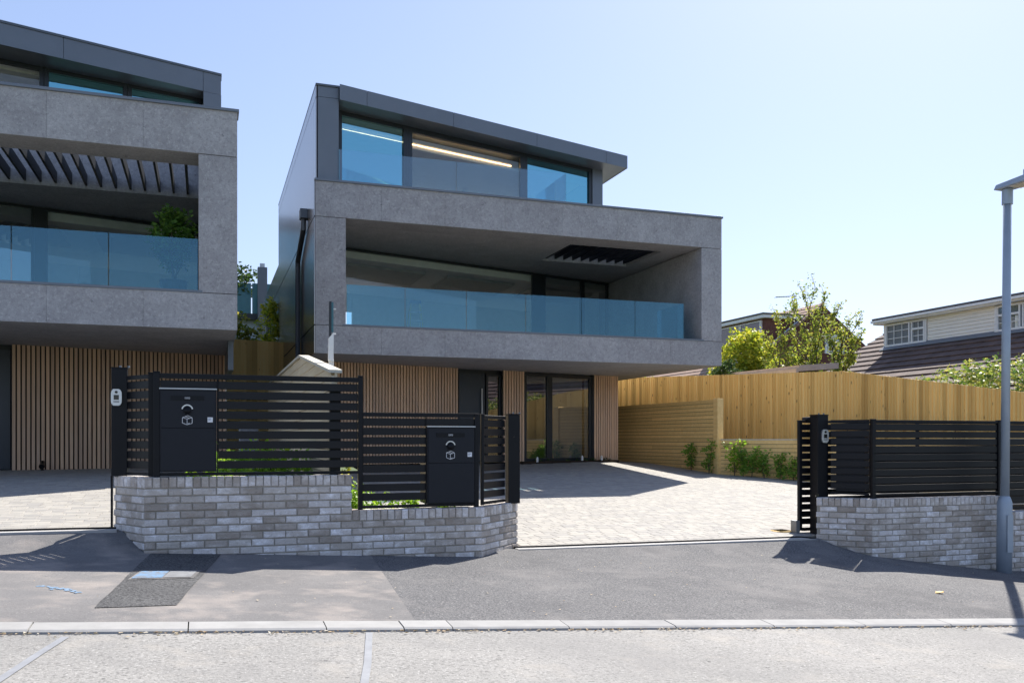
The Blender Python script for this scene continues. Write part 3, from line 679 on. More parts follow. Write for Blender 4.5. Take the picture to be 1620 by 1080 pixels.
def modern_house(label, x0, x1, yf, colw_l, colw_r, joints, band_j, mid, mid_glass, perg, slat_x, upper, ground, glassj, gx, back, left_side):
    h = thing('modern_house', label, 'house', ((x0 + x1) / 2, yf + 2, 1.0))
    yb = back
    # concrete-faced frame: beam over, band under, two piers
    part(B().box(x0 + .02, x1 - .02, yf + .024, yf + .62, 6.54, 7.28), 'beam_core', 'core', h)
    panel_row(h, 'beam_panel', 'concrete', joints, yf, 6.523, 7.297)
    part(B().box(x0, x1, yf + .026, yf + .75, 6.521, 6.5395), 'beam_soffit', 'concrete', h)
    part(B().box(x0 - .02, x1 + .03, yf - .03, yf + .42, 7.299, 7.348), 'parapet_cap', 'metal_fascia', h, bevel=.003)
    part(B().box(x0 + .02, x1 - .02, yf + .024, yf + .5, 3.53, 4.11), 'band_core', 'core', h)
    panel_row(h, 'band_panel', 'concrete', band_j, yf, 3.513, 4.128)
    part(B().box(x0 + colw_l - .07, x1 - colw_r + .06, yf - .012, yf + .10, 4.130, 4.172), 'balcony_trim', 'metal_fascia', h, bevel=.002)
    part(B().box(x0, x0 + colw_l, yf + .001, yf + .66, 4.140, 6.510), 'pier', 'concrete', h)
    part(B().box(x1 - colw_r, x1, yf + .001, yf + .66, 4.140, 6.510), 'pier', 'concrete', h)
    # side walls of the balcony and return faces of the box
    part(B().box(x1 - colw_r + .004, x1 - .002, yf + .661, mid(x1) + .6, 4.02, 6.512), 'balcony_side_wall', 'concrete', h)
    part(B().box(x0 + .002, x0 + colw_l - .004, yf + .661, mid(x0) + .3, 4.02, 6.512), 'balcony_side_wall', 'concrete', h)
    part(B().box(x1 - .022, x1, yf + .0225, yb, 3.513, 4.128), 'end_panel', 'concrete', h)
    part(B().box(x1 - .022, x1, yf + .0225, yb, 6.541, 7.297), 'end_panel', 'concrete', h)
    # floors
    part(B().box(x0 + .03, x1 - .023, yf + .501, yb, 3.545, 3.97), 'balcony_slab', 'core', h)
    part(B().box(x0 + .01, x1 - .024, yf + .0225, yb, 3.5135, 3.529), 'soffit', 'concrete', h)
    part(B().box(x0 + colw_l, x1 - colw_r, yf + .502, mid(x1) + .2, 3.971, 4.0), 'balcony_floor', 'paver', h)
    # slab over the balcony with the louvred opening left out
    px0, px1, py0, py1 = perg
    for a, c, d, e in ((x0 + .02, px0, yf + .751, yb), (px1, x1 - .023, yf + .751, yb), (px0, px1, yf + .751, py0), (px0, px1, py1, yb)):
        if c - a > .02 and e - d > .02:
            e0, e1 = (mid(a) + 6.2, mid(c) + 6.2) if e == yb else (e, e)  # rear edge cut back so sun reaches the room openings
            part(B().prism([(a + .0005, d), (c - .0005, d), (c - .0005, e1), (a + .0005, e0)], 6.5405, 7.26), 'balcony_roof', 'concrete', h)
    for sx in slat_x: part(B().box(sx - .02, sx + .02, py0 + .002, py1 - .002, 6.60, 6.82), 'louvre', 'black_coat', h)
    # glass balustrade of the balcony
    gb = [x0 + colw_l + .03] + list(glassj) + [gx]
    for a, c in zip(gb, gb[1:]):
        o = part(B().box(a + .008, c - .008, yf + .115, yf + .130, 4.03, 5.075), 'balustrade_pane', 'glass_balustrade', h)
    part(B().box(gb[0], gb[-1], yf + .108, yf + .137, 4.001, 4.10), 'balustrade_channel', 'metal_grey', h)
    if gx < x1 - colw_r - .1:
        part(B().box(gx, gx + .015, yf + .115, yf + 1.5, 4.03, 5.075), 'balustrade_pane', 'glass_balustrade', h)
    # ---- balcony glazing and the room behind it
    zt = 6.5205
    for i, (a, c, pane_mat) in enumerate(mid_glass):
        fr = frame_rect(h, mid, a, c, 4.0005, zt, .055, .10)
        pane(fr, mid, a + .05, c - .05, 4.05, zt - .05, .05, pane_mat)
    for (a, c, _), (a2, _, _) in zip(mid_glass, mid_glass[1:]):
        if a2 - c > .02: part(B().lbox(mid, c + .001, a2 - .001, .01, .12, 4.0005, zt), 'mullion', 'frame_dark', h)
    xa, xb = x0 + colw_l, x1 - colw_r
    part(B().lbox(mid, xa, xb, .16, .52, 6.30, 6.50), 'bulkhead', 'interior_white', h)
    part(B().prism([(xa, mid(xa) + .52), (xb, mid(xb) + .52), (xb, mid(xb) + 6), (xa, mid(xa) + 6)], 6.40, 6.519), 'ceiling', 'interior_ceiling', h)
    for k in range(3):
        ca = xa + .7 + k * 3.0; cb = ca + 2.3
        if cb < xb: part(B().lbox(mid, ca, cb, 1.2, 3.2, 6.33, 6.399), 'ceiling_tray', 'interior_tray', h)
    part(B().prism([(xa, mid(xa) + .11), (xb, mid(xb) + .11), (xb, mid(xb) + 6), (xa, mid(xa) + 6)], 3.972, 3.995), 'room_floor', 'interior_floor', h)
    part(B().lbox(mid, xa + 1.6, xb - 3.2, 6.0, 6.15, 3.97, 6.519), 'room_back_wall', 'interior_white', h)
    part(B().lbox(mid, xa, xa + 1.59, 6.0, 6.15, 5.80, 6.519), 'room_back_wall', 'interior_white', h)
    part(B().lbox(mid, xb - 3.19, xb, 6.0, 6.15, 5.15, 6.519), 'room_back_wall', 'interior_white', h)  # gap left below, out of sight, to let sunlight into the room
    part(B().box(xa - .3, xa, mid(xa) + .31, mid(xa) + 6.1, 3.97, 6.515), 'room_side_wall', 'interior_white', h)
    part(B().box(xb, xb + .3, mid(xb) + .8, mid(xb) + 6.1, 3.97, 6.515), 'room_side_wall', 'interior_white', h)
    upper(h); ground(h); left_side(h)
    return h

# ---- house in the middle of the picture
m1 = lambda x: 22.70 + .287 * (x - 3.38)
fas1 = lambda x: 19.65 + .2876 * (x - 2.79)
win1 = lambda x: 20.30 + .2876 * (x - 2.84)
def upper1(h):
    Y2 = 28.8
    # roof with its fascia
    part(B().prism([(2.80, fas1(2.80) + .025), (11.01, fas1(11.01) + .025), (11.01, Y2), (2.80, Y2)], 9.135, 9.452), 'roof', 'metal_grey', h)
    part(B().prism([(2.80, fas1(2.80) + .03), (11.0, fas1(11.0) + .03), (11.0, Y2 - .02), (2.80, Y2 - .02)], 9.125, 9.1345), 'roof_soffit', 'metal_fascia', h)
    fx = [2.79, 3.43, 5.62, 8.02, 10.28, 11.03]
    for a, c in zip(fx, fx[1:]): part(B().lbox(fas1, a + .004, c - .004, 0, .024, 9.12, 9.462), 'fascia_panel', 'metal_fascia', h)
    part(B().box(11.011, 11.033, fas1(11.02) + .03, Y2, 9.12, 9.46), 'fascia_panel', 'metal_fascia', h)
    # left wing wall
    part(B().box(2.335, 2.79, 19.80, 20.29, 7.352, 9.18), 'wing_panel', 'metal_fascia', h)
    part(B().box(2.335, 2.79, 19.80, 20.29, 9.188, 9.425), 'wing_panel', 'metal_fascia', h)
    part(B().box(2.285, 2.80, 19.77, 30.4, 9.427, 9.468), 'wing_cap', 'metal_grey', h)
    part(B().box(2.36, 2.80, 20.291, 30.4, 7.27, 9.42), 'wing_core', 'core', h)
    # windows
    zh, z0 = 9.124, 7.27
    segs = [(2.84, 4.57, 'glass_sky_tint'), (4.57, 7.89, 'glass_window'), (7.89, 10.13, 'glass_sky_tint')]
    for a, c, g in segs:
        fr = frame_rect(h, win1, a + (.0 if a < 3 else .001), c - .001, z0, zh, .12 if g == 'glass_window' else .10, .10)
        pane(fr, win1, a + .09, c - .09, z0 + .05, zh - .09, .05, g)
    part(B().lbox(win1, 10.131, 10.487, -.02, .4, z0, zh), 'corner_pier', 'metal_fascia', h)
    part(B().box(10.30, 10.487, win1(10.4) + .42, Y2, z0, 9.124), 'side_wall', 'metal_grey', h)
    # room
    part(B().prism([(2.81, win1(2.81) + .75), (10.29, win1(10.29) + .75), (10.29, 28.7), (2.81, 28.7)], 9.03, 9.1235), 'ceiling', 'interior_white', h)
    part(B().lbox(win1, 4.6, 10.25, .70, .74, 8.86, 9.02), 'curtain_pelmet', 'interior_white', h)
    part(B().lbox(win1, 2.9, 7.75, .675, .695, 8.955, 8.968), 'light_strip', 'led_warm', h)
    part(B().prism([(2.81, win1(2.81) + .11), (10.29, win1(10.29) + .11), (10.29, 28.7), (2.81, 28.7)], 7.262, 7.30), 'room_floor', 'interior_floor', h)
    part(B().box(2.81, 5.2, 27.5, 27.65, 7.30, 9.03), 'room_back_wall', 'interior_white', h)  # stops short, leaving the rear open to let light in
    part(B().box(7.2, 7.35, 25.2, 27.4, 7.30, 9.03), 'room_partition', 'interior_white', h)
    part(B().box(2.801, 2.83, win1(2.8) + .3, 27.4, 7.30, 9.03), 'room_side_wall', 'interior_white', h)
    # glass balustrade on the parapet
    gl = [2.76, 5.50, 8.25]
    for a, c in zip(gl, gl[1:]): part(B().box(a + .006, c - .006, 19.80, 19.815, 7.30, 8.07), 'balustrade_pane', 'glass_upper', h)
    part(B().box(8.25, 8.265, 19.80, win1(8.25) - .02, 7.30, 8.07), 'balustrade_pane', 'glass_upper', h)
    part(B().box(2.735, 2.75, 19.83, 20.28, 7.36, 8.95), 'screen_pane', 'glass_edge', h)
    part(B().box(2.80, 2.815, 19.83, 20.26, 7.36, 8.07), 'screen_pane', 'glass_edge', h)
def battens(h, line, xa, xb, z0, z1, off=-.0, pitch=.0835, wd=.057, d=.04):
    part(B().lbox(line, xa, xb, off + d, off + d + .03, z0, z1), 'batten_backing', 'batten_back', h)
    n = int((xb - xa) / pitch); ang = math.atan(line(1) - line(0))
    me = B().box(-wd / 2, wd / 2, 0, d - .002, 0, z1 - z0).mesh('batten'); mat_of(me, 'batten')
    for i in range(n + 1):
        x = xa + wd / 2 + (xb - xa - wd) * i / n
        inst(me, 'batten', h, (x, line(x) + off, z0), (0, 0, ang))
def ground1(h):
    z0, z1 = 1.0, 3.512
    battens(h, yg1, 2.30, 6.32, z0 + .0, z1)
    # entrance recess: door and side light
    fr = part(B().lbox(yg1, 6.325, 7.70, .22, .30, z0, z1), 'door_surround', 'frame_dark', h)
    d = part(B().lbox(yg1, 6.40, 7.18, .16, .219, z0 + .02, z1 - .1), 'front_door', 'door_navy', h)
    part(B().tube([(7.08, yg1(7.08) + .10, 1.5), (7.08, yg1(7.08) + .10, 3.0)], .02, 8), 'door_handle', 'galvanised', d)
    s = frame_rect(h, yg1, 7.22, 7.70, z0, z1 - .1, .06, .08, .13, name='side_light')
    pane(s, yg1, 7.27, 7.65, z0 + .05, z1 - .15, .165, 'glass_house')
    part(B().lbox(yg1, 6.28, 6.324, .0, .30, z0, z1), 'reveal', 'frame_dark', h)
    battens(h, yg1, 7.72, 8.38, z0, z1)
    for a, c in ((8.385, 9.245), (9.246, 10.73)):
        f = frame_rect(h, yg1, a, c, z0, z1 - .03, .09, .09, .03)
        pane(f, yg1, a + .07, c - .07, z0 + .07, z1 - .10, .07, 'glass_house')
    part(B().lbox(yg1, 10.731, 10.80, .0, .07, z0, z1), 'reveal', 'frame_dark', h)
    battens(h, yg1, 10.80, 11.68, z0, z1)
    # return wall and dim room behind the glass
    part(B().box(11.62, 11.665, yg1(11.65) + .08, 30, z0, z1), 'side_wall', 'batten_back', h)
    part(B().prism([(2.3, yg1(2.3) + 3), (11.6, yg1(11.6) + 3), (11.6, yg1(11.6) + 3.1), (2.3, yg1(2.3) + 3.1)], z0, z1), 'room_back_wall', 'interior_tray', h)
    part(B().lbox(yg1, 2.3, 11.6, .31, 3.0, z0 - .02, z0 - .001), 'room_floor', 'interior_floor', h)
    for a in (9.15, 10.55): part(B().lbox(yg1, a, a + .16, .2, .26, z0 + .02, z1 - .1), 'curtain', 'interior_white', h)
    for a, wd in ((9.42, 1.05),): part(B().lbox(yg1, a, a + wd, .24, .26, z0 + .02, z1 - .12), 'blind', 'interior_tray', h)
def side1(h):
    X = 2.244
    # metal-clad flank with open joints
    part(B().box(X + .024, X + .05, 19.72, 37, 3.52, 7.29), 'flank_core', 'core', h)
    part(B().box(X + .024, X + .05, 21.7, 37, .9, 3.519), 'flank_core', 'core', h)
    ys = [19.715, 21.6, 23.9, 26.2, 28.5, 30.8, 33.1, 35.2, 37]
    for a, c in zip(ys, ys[1:]):
        for z0, z1 in ((3.515, 4.118), (4.148, 6.500), (6.530, 7.325)): part(B().box(X, X + .023, a + .003, c - .003, z0, z1), 'flank_panel', 'metal_side', h)
        if a > 21: part(B().box(X, X + .023, a + .003, c - .003, .9, 3.510), 'flank_panel', 'metal_side', h)
    y = 19.80; 
    while y < 30.3:
        y2 = min(y + .46, 30.4)
        part(B().box(X + .045, X + .068, y + .006, y2 - .006, 7.352, 9.155), 'upper_flank_panel', 'metal_side', h)
        y = y2
    y = 19.80
    while y < 30.3:
        y2 = min(y + 1.84, 30.4); part(B().box(X + .045, X + .068, y + .006, y2 - .006, 9.172, 9.424), 'upper_flank_panel', 'metal_side', h); y = y2
    for y, z in ((21.15, 6.78), (33.9, 6.2)):
        b = B().box(X - .17, X - .002, y - .14, y + .14, z, z + .22)
        hp = part(b, 'hopper', 'metal_pipe', h, bevel=.005)
        part(B().tube([(X - .08, y, z + .01), (X - .08, y, z - .22), (X - .075, y + 1.40, z - .72), (X - .07, y + 1.45, z - .85), (X - .07, y + 1.45, 1.0)] if y < 30 else [(X - .08, y, z + .01), (X - .08, y, 1.0)], .062, 8), 'downpipe', 'metal_pipe', h)
H1X = [2.27, 3.73, 5.20, 6.66, 8.13, 9.60, 11.06, 12.55]
h1 = modern_house('dark modern house with concrete-faced balcony frame behind the open paved drive', 2.27, 12.55, 19.69, .66, .59, H1X, H1X, m1,
    [(2.94, 9.14, 'glass_window'), (9.50, 10.92, 'glass_house'), (10.95, 11.93, 'glass_house')], (8.70, 11.30, 20.57, 22.65), [8.86 + .262 * k for k in range(10)],
    upper1, ground1, (4.292, 5.746, 7.223, 8.669, 10.13), 11.50, 33.0, side1)

# ---- neighbouring house, only its near half in the picture
m2 = lambda x: 20.90 + .27 * (x + 3.3)
fas2 = lambda x: 19.97 + .305 * (x - .309)
win2 = lambda x: 20.33 + .235 * (x + .077)
def upper2(h):
    Y2 = 29.5; xa = -9.0
    part(B().prism([(xa, fas2(xa) + .026), (.29, fas2(.29) + .026), (.29, Y2), (xa, Y2)], 9.135, 9.44), 'roof', 'metal_grey', h)
    part(B().prism([(xa, fas2(xa) + .03), (-.06, fas2(-.06) + .03), (-.06, Y2 - .02), (xa, Y2 - .02)], 9.02, 9.1345), 'roof_soffit', 'metal_fascia', h)
    fx = [xa, -7.2, -4.9, -2.62, -.055, .31]
    for a, c in zip(fx, fx[1:]): part(B().lbox(fas2, a + .004, c - .004, 0, .024, 9.015, 9.425), 'fascia_panel', 'metal_fascia', h)
    part(B().lbox(fas2, xa, .32, -.02, .3, 9.427, 9.47), 'roof_cap', 'metal_grey', h)
    part(B().lbox(fas2, -.05, .31, .001, .5, 7.30, 9.010), 'wing_panel', 'metal_fascia', h)
    part(B().box(.25, .31, fas2(.3) + .52, Y2, 7.27, 9.13), 'side_wall', 'metal_side', h)
    zh = 9.018
    for a, c in ((xa, -5.2), (-5.19, -3.05), (-3.04, -1.55), (-1.54, -.07)):
        f = frame_rect(h, win2, a, c, 7.27, zh, .075, .10); pane(f, win2, a + .06, c - .06, 7.32, zh - .06, .05, 'glass_sky_tint' if a > -3.5 else 'glass_window')
    part(B().prism([(xa, win2(xa) + .3), (-.06, win2(-.06) + .3), (-.06, 28), (xa, 28)], 8.93, 9.017), 'ceiling', 'interior_white', h)
    part(B().lbox(win2, xa, -.06, 6, 6.1, 7.3, 9.0), 'room_back_wall', 'interior_white', h)
    part(B().prism([(xa, win2(xa) + .12), (-.06, win2(-.06) + .12), (-.06, 28), (xa, 28)], 7.262, 7.30), 'room_floor', 'interior_floor', h)
def ground2(h):
    z0, z1 = 1.0, 3.512
    battens(h, ygl, -3.66, .42, z0, z1)
    part(B().box(.38, .44, ygl(.43) + .08, 29, z0, z1), 'side_wall', 'metal_side', h)
    part(B().lbox(ygl, -5.2, -3.665, .22, .30, z0, z1), 'door_surround', 'frame_dark', h)
    d = part(B().lbox(ygl, -4.62, -3.72, .16, .219, z0 + .02, z1 - .1), 'front_door', 'door_navy', h)
    part(B().tube([(-4.5, ygl(-4.5) + .1, 1.5), (-4.5, ygl(-4.5) + .1, 3.0)], .02, 8), 'door_handle', 'galvanised', d)
    battens(h, ygl, -9.6, -5.21, z0, z1)
    part(B().prism([(.40, 17.8), (.50, 17.8), (.50, 20.9), (.40, 20.9)], 2.95, 3.512), 'downstand', 'metal_grey', h)
def side2(h):
    part(B().box(.50, .515, 16.75, 29.4, 4.14, 6.51), 'flank_panel', 'metal_side', h)
    part(B().box(.515, .56, 18.3, 18.36, 5.55, 5.85), 'wall_light', 'metal_pipe', h)
H2X = [-9.80, -8.33, -6.86, -5.40, -3.93, -2.46, -1.0, .515]
h2 = modern_house('dark modern house seen in part behind the tall slatted fence', -9.80, .515, 16.07, .66, .635, H2X, H2X, m2,
    [(-9.1, -3.42, 'glass_house'), (-3.24, -.14, 'glass_window')], (-8.9, -.13, 16.78, 19.15), [-.35 - .268 * k for k in range(31)],
    upper2, ground2, (-8.8, -7.4, -5.9, -4.45, -2.987, -1.543), -.125, 28.0, side2)
# step ladder in the balcony room
def ladder():
    x, y, z = 5.83, 25.5, 3.996
    t = thing('step_ladder', 'yellow step ladder with blue top inside the balcony room', 'ladder', (x, y, z))
    for s in (-1, 1):
        part(B().obox((x + s * .20, y - .18, z + .82), (.02, 0, 0), (0, .012, 0), (-s * .07, .16, .82)), 'rail', 'ladder_yellow', t)
        part(B().obox((x + s * .22, y + .26, z + .80), (.015, 0, 0), (0, .012, 0), (-s * .08, -.22, .80)), 'rear_leg', 'ladder_yellow', t)
    for k in range(5):
        f = (k + 1) / 6; part(B().obox((x, y - .34 + .32 * f, z + 1.64 * f), (.26 - .13 * f, 0, 0), (0, .05, 0), (0, 0, .012)), 'tread', 'galvanised', t)
    part(B().box(x - .16, x + .16, y - .09, y + .09, z + 1.625, z + 1.71), 'top', 'ladder_blue', t)
ladder()

# ------------------------------------------------------------------ timber fences and retaining walls
def board_fence(t, path, base_z, w_=.1, th=.02, mat='fence_board'):
    """feather-edge boards along a polyline of (x, y, top)"""
    for (xa, ya, za), (xb, yb, zb) in zip(path, path[1:]):
        d = Vector((xb - xa, yb - ya)); L = d.length; u = d / L; n = max(1, int(L / w_)); rz = math.atan2(u.y, u.x)
        for i in range(n):
            s0 = L * i / n; s1 = L * (i + 1) / n; f0 = s0 / L; f1 = s1 / L
            t0 = za + (zb - za) * f0 + R.uniform(-.006, .006); t1 = za + (zb - za) * f1 + R.uniform(-.006, .006); bz = base_z(xa + u.x * s0, ya + u.y * s0)
            g = .0; e = (s1 - s0) + .012
            b = B()
            # tapered board: thin at one edge, overlapping its neighbour
            b.hexa([(0, -.006, 0), (e, -.034, 0), (e, 0, 0), (0, 0, 0), (0, -.006, t0 - bz), (e, -.034, t1 - bz), (e, 0, t1 - bz), (0, 0, t0 - bz)])
            m = b.mesh('board'); mat_of(m, mat); inst(m, 'board', t, (xa + u.x * s0, ya + u.y * s0, bz), (0, 0, rz + R.uniform(-.004, .004)))
        k = max(1, int(L / 2.4))
        for i in range(k + 1):
            f = i / k; p = (xa + (xb - xa) * f - u.y * .06 + u.x * 0, ya + (yb - ya) * f + u.x * .06)
            part(B().box(p[0] - .04, p[0] + .04, p[1] - .04 + .05, p[1] + .04 + .05, base_z(*p), za + (zb - za) * f - .12), 'post', mat, t)
bf = thing('board_fence', 'tall golden timber board fence with sloping top along the far side of the drive', 'fence', (15, 20, 1.5))
board_fence(bf, [(13.35, 28.4, 3.78), (15.70, 18.9, 3.40), (15.70, 13.5, 2.575), (15.70, 9.8, 1.98)], lambda x, y: 1.45 if y > 14 else 1.45 - (14 - y) * .22)
rf = thing('board_fence', 'timber board fence closing the gap between the two modern houses', 'fence', (1.2, 28, 1))
board_fence(rf, [(.35, 27.9, 4.66), (2.26, 27.9, 4.60)], lambda x, y: 1.0, .15)
part(B().box(.35, 2.26, 27.872, 27.877, 2.82, 2.84), 'gravel_board_joint', 'batten_back', rf)
# horizontal-board retaining wall and planter
def sleeper_wall(t, p0, p1, z0f, top, hb=.105):
    p0 = Vector(p0); p1 = Vector(p1); d = p1 - p0; L = d.length; u = d / L; rz = math.atan2(u.y, u.x); nrm = Vector((u.y, -u.x))
    k = max(1, round(L / 3.6)); z = top
    part(B().hexa([(p0.x - nrm.x * .07, p0.y - nrm.y * .07, z0f - .2), (p1.x - nrm.x * .07, p1.y - nrm.y * .07, z0f - .2), (p1.x - nrm.x * .03, p1.y - nrm.y * .03, z0f - .2), (p0.x - nrm.x * .03, p0.y - nrm.y * .03, z0f - .2),
                   (p0.x - nrm.x * .07, p0.y - nrm.y * .07, top - .02), (p1.x - nrm.x * .07, p1.y - nrm.y * .07, top - .02), (p1.x - nrm.x * .03, p1.y - nrm.y * .03, top - .02), (p0.x - nrm.x * .03, p0.y - nrm.y * .03, top - .02)]), 'backing', 'batten_back', t)
    row = 0
    while z > z0f - .15:
        cuts = [0] + sorted(L * (i + (.5 if row % 2 else 0)) / k for i in range(1, k)) + [L]
        for a, c in zip(cuts, cuts[1:]):
            if c - a < .05: continue
            m = B().box(0, c - a - .004, -.028, 0, 0, hb - .010).mesh('board'); mat_of(m, 'sleeper')
            p = p0 + u * a
            inst(m, 'board', t, (p.x + nrm.x * R.uniform(-.002, .002), p.y + nrm.y * R.uniform(-.002, .002), z - hb), (0, 0, rz + PI), ) if False else inst(m, 'board', t, (p.x, p.y, z - hb + .005), (0, 0, rz))
        z -= hb; row += 1
sw = thing('retaining_wall', 'high horizontal timber boarding with square end post beside the house', 'wall', (13, 23, .7))
sleeper_wall(sw, (12.60, 27.0), (13.0, 20.72), .70, 2.70)
part(B().prism([(12.94, 20.50), (13.16, 20.56), (13.16, 20.78), (12.94, 20.71)], .55, 2.72), 'end_post', 'sleeper', sw, bevel=.006)
pl = thing('planter_wall', 'low horizontal timber planter wall behind the row of young plants', 'wall', (14, 19, .7))
sleeper_wall(pl, (13.02, 20.56), (14.15, 18.86), .62, 1.60)
sleeper_wall(pl, (14.15, 18.86), (15.6, 12.0), .35, 1.60)
part(B().prism([(13.03, 20.49), (14.13, 18.83), (15.58, 11.9), (15.7, 11.9), (14.24, 18.9), (13.17, 20.49)], 1.601, 1.63), 'coping_board', 'cap_board', pl)
structure(B().prism([(13.16, 20.5), (14.24, 18.9), (15.62, 12), (15.75, 12), (15.75, 19), (13.4, 28.4), (12.7, 28.4), (12.66, 27)], 1.40, 1.575), 'raised_bank', 'soil')
# partition of horizontal boards between the two plots, falling towards the street
pt = thing('partition_fence', 'pale horizontal-board timber partition with sloping cap behind the tall slatted fence', 'fence', (1.35, 12, .9))
def ptop_y(z): return 9.72 if z < 2.37 else 9.72 + (z - 2.37) * (13.1 - 9.72) / .43
z = .85
while z < 2.78:
    z1 = min(z + .122, 2.79)
    pts = [(ptop_y(z), z), (20.2, z), (20.2, z1), (ptop_y(z1), z1)]
    b = B(); b.v = [(1.30, y, q) for y, q in pts] + [(1.33, y, q) for y, q in pts]; b.f = [(3, 2, 1, 0), (4, 5, 6, 7)] + [(i, (i + 1) % 4, 4 + (i + 1) % 4, 4 + i) for i in range(4)]
    part(b, 'board', 'partition_board', pt); z += .13
part(B().box(1.331, 1.36, 9.75, 20.2, .85, 2.36), 'backing', 'partition_board', pt)
b = B(); pr = [(9.74, 2.335), (13.1, 2.80), (20.2, 2.80), (20.2, 2.835), (13.1, 2.835), (9.74, 2.37)]
b.v = [(1.27, y, q) for y, q in pr] + [(1.41, y, q) for y, q in pr]; b.f = [tuple(range(5, -1, -1)), tuple(range(6, 12))] + [(i, (i + 1) % 6, 6 + (i + 1) % 6, 6 + i) for i in range(6)]
part(b, 'cap', 'cap_board', pt)
# white post next to the partition
wp = thing('marker_post', 'thin white post with a narrow teal plate on top, beside the timber partition', 'post', (1.49, 11.22, .8))
part(B().box(1.458, 1.516, 11.19, 11.25, .8, 2.62), 'shaft', 'post_white', wp, bevel=.003)
part(B().hexa([(1.452, 11.17, 2.60), (1.51, 11.17, 2.58), (1.51, 11.26, 2.58), (1.452, 11.26, 2.60), (1.455, 11.17, 2.88), (1.513, 11.17, 2.95), (1.513, 11.26, 2.95), (1.455, 11.26, 2.88)]), 'collar', 'post_white', wp)
part(B().box(1.462, 1.486, 11.18, 11.25, 2.90, 3.34), 'plate', 'frame_dark', wp)
part(B().box(1.487, 1.512, 11.19, 11.24, 2.955, 3.33), 'teal_plate', 'teal_metal', wp)
for zz in (2.93, 3.24): part(B().box(1.513, 1.545, 11.20, 11.22, zz, zz + .015), 'clip', 'post_white', wp)
# plain grey box added between the houses, seen through the slats
gc = thing('pale_grey_box', 'plain pale grey box on the paving between the houses, seen through the slats', 'cabinet', (.75, 17.2, .97))
part(B().box(.58, .92, 17.0, 17.3, .97, 1.95), 'case', 'edging_concrete', gc, bevel=.01)
part(B().box(.60, .90, 16.985, 16.999, 1.0, 1.92), 'door', 'cover_grey', gc)

# ------------------------------------------------------------------ street lamp
lx, ly, lz = 10.17, 9.06, -.20
lp = thing('street_lamp', 'grey steel street lamp with thick base and flat lantern on the pavement', 'street lamp', (lx, ly, lz))
lean = .06 / 5.2
def lpt(h, dx=0, dy=0): return (lx + lean * h + dx, ly + dy, lz + h)
part(B().tube([lpt(-.1), lpt(.96), lpt(1.03), lpt(1.05)], [.096, .094, .070, .055], 20), 'base', 'lamp_grey', lp, True)
part(B().tube([lpt(1.045), lpt(5.05)], [.056, .052], 16), 'column', 'lamp_grey', lp, True)
part(B().box(lx - .05, lx + .05, ly - .1005, ly - .094, lz + .30, lz + .80), 'access_door', 'lamp_grey', lp)
part(B().tube([lpt(4.98), lpt(5.18)], .068, 16), 'collar', 'lamp_grey', lp)
hx, hy, hz = lx + lean * 5.2, ly, lz + 5.2
part(B().hexa([(hx - .12, hy + .12, hz - .01), (hx - .15, hy - .62, hz - .01), (hx + .15, hy - .62, hz - .01), (hx + .12, hy + .12, hz - .01)][::-1] + [(hx - .10, hy + .10, hz + .06), (hx - .13, hy - .60, hz + .09), (hx + .13, hy - .60, hz + .09), (hx + .10, hy + .10, hz + .06)][::-1]), 'lantern', 'lamp_grey', lp, bevel=.01)
part(B().box(hx - .10, hx + .10, hy - .55, hy - .12, hz - .022, hz - .012), 'lens', 'lamp_lens', lp)
part(B().tube([(hx, hy - .30, hz + .07), (hx, hy - .30, hz + .17)], .045, 12), 'photocell', 'lamp_grey', lp)
# drain grate
dg = thing('drain_grate', 'small round rusty drain grate in the paving beside the gate track', 'drain', (7.56, 10.35, drive_z(7.56, 10.35)))
zz = drive_z(7.56, 10.35) + .008
part(B().tube([(7.56, 10.35, zz - .02), (7.56, 10.35, zz)], .15, 18), 'rim', 'sleeper', dg)
for k in range(-3, 4): part(B().box(7.56 - .10, 7.56 + .10, 10.35 + k * .035 - .006, 10.35 + k * .035 + .006, zz + .001, zz + .006), 'slot', 'screen_black', dg)

# ------------------------------------------------------------------ neighbouring houses
def tile_slope(t, e0, e1, r0, r1, n, mat='roof_tile', name='tile_courses', lift=.03, nt=1):
    """stepped tile courses between eaves edge e0-e1 and upper edge r0-r1"""
    e0, e1, r0, r1 = map(Vector, (e0, e1, r0, r1)); nrm = (e1 - e0).cross(r0 - e0).normalized()
    if nrm.z < 0: nrm = -nrm
    b = B()
    for i in range(n):
        f0, f1 = i / n, (i + 1.25) / n
        a = e0.lerp(r0, f0); c = e1.lerp(r1, f0); a2 = e0.lerp(r0, min(f1, 1)); c2 = e1.lerp(r1, min(f1, 1))
        for k in range(nt):
            q0, q1 = k / nt, (k + .985) / nt; j = R.uniform(0, .006)
            A, Cc, A2, C2_ = a.lerp(c, q0), a.lerp(c, q1), a2.lerp(c2, q0), a2.lerp(c2, q1)
            b.hexa([tuple(A), tuple(Cc), tuple(C2_ - nrm * lift), tuple(A2 - nrm * lift), tuple(A + nrm * (lift + j)), tuple(Cc + nrm * (lift + j)), tuple(C2_ + nrm * .001), tuple(A2 + nrm * .001)])
    o = part(b, name, mat, t); o['kind'] = 'stuff'; return o
wh = thing('dormer_house', 'brown-tiled house with long white boarded dormer behind the timber fence', 'house', (24, 22, -1))
DX = 23.9
def rz_(x): return 4.98 + (x - DX) * .56
part(B().box(20.6, 28, 8, 27.8, -2, 2.7), 'wall', 'brick_red', wh)
tile_slope(wh, (19.7, 7.5, rz_(19.7)), (19.7, 28.1, rz_(19.7)), (26.0, 7.5, rz_(26.0)), (26.0, 28.1, rz_(26.0)), 17, nt=60, lift=.05)
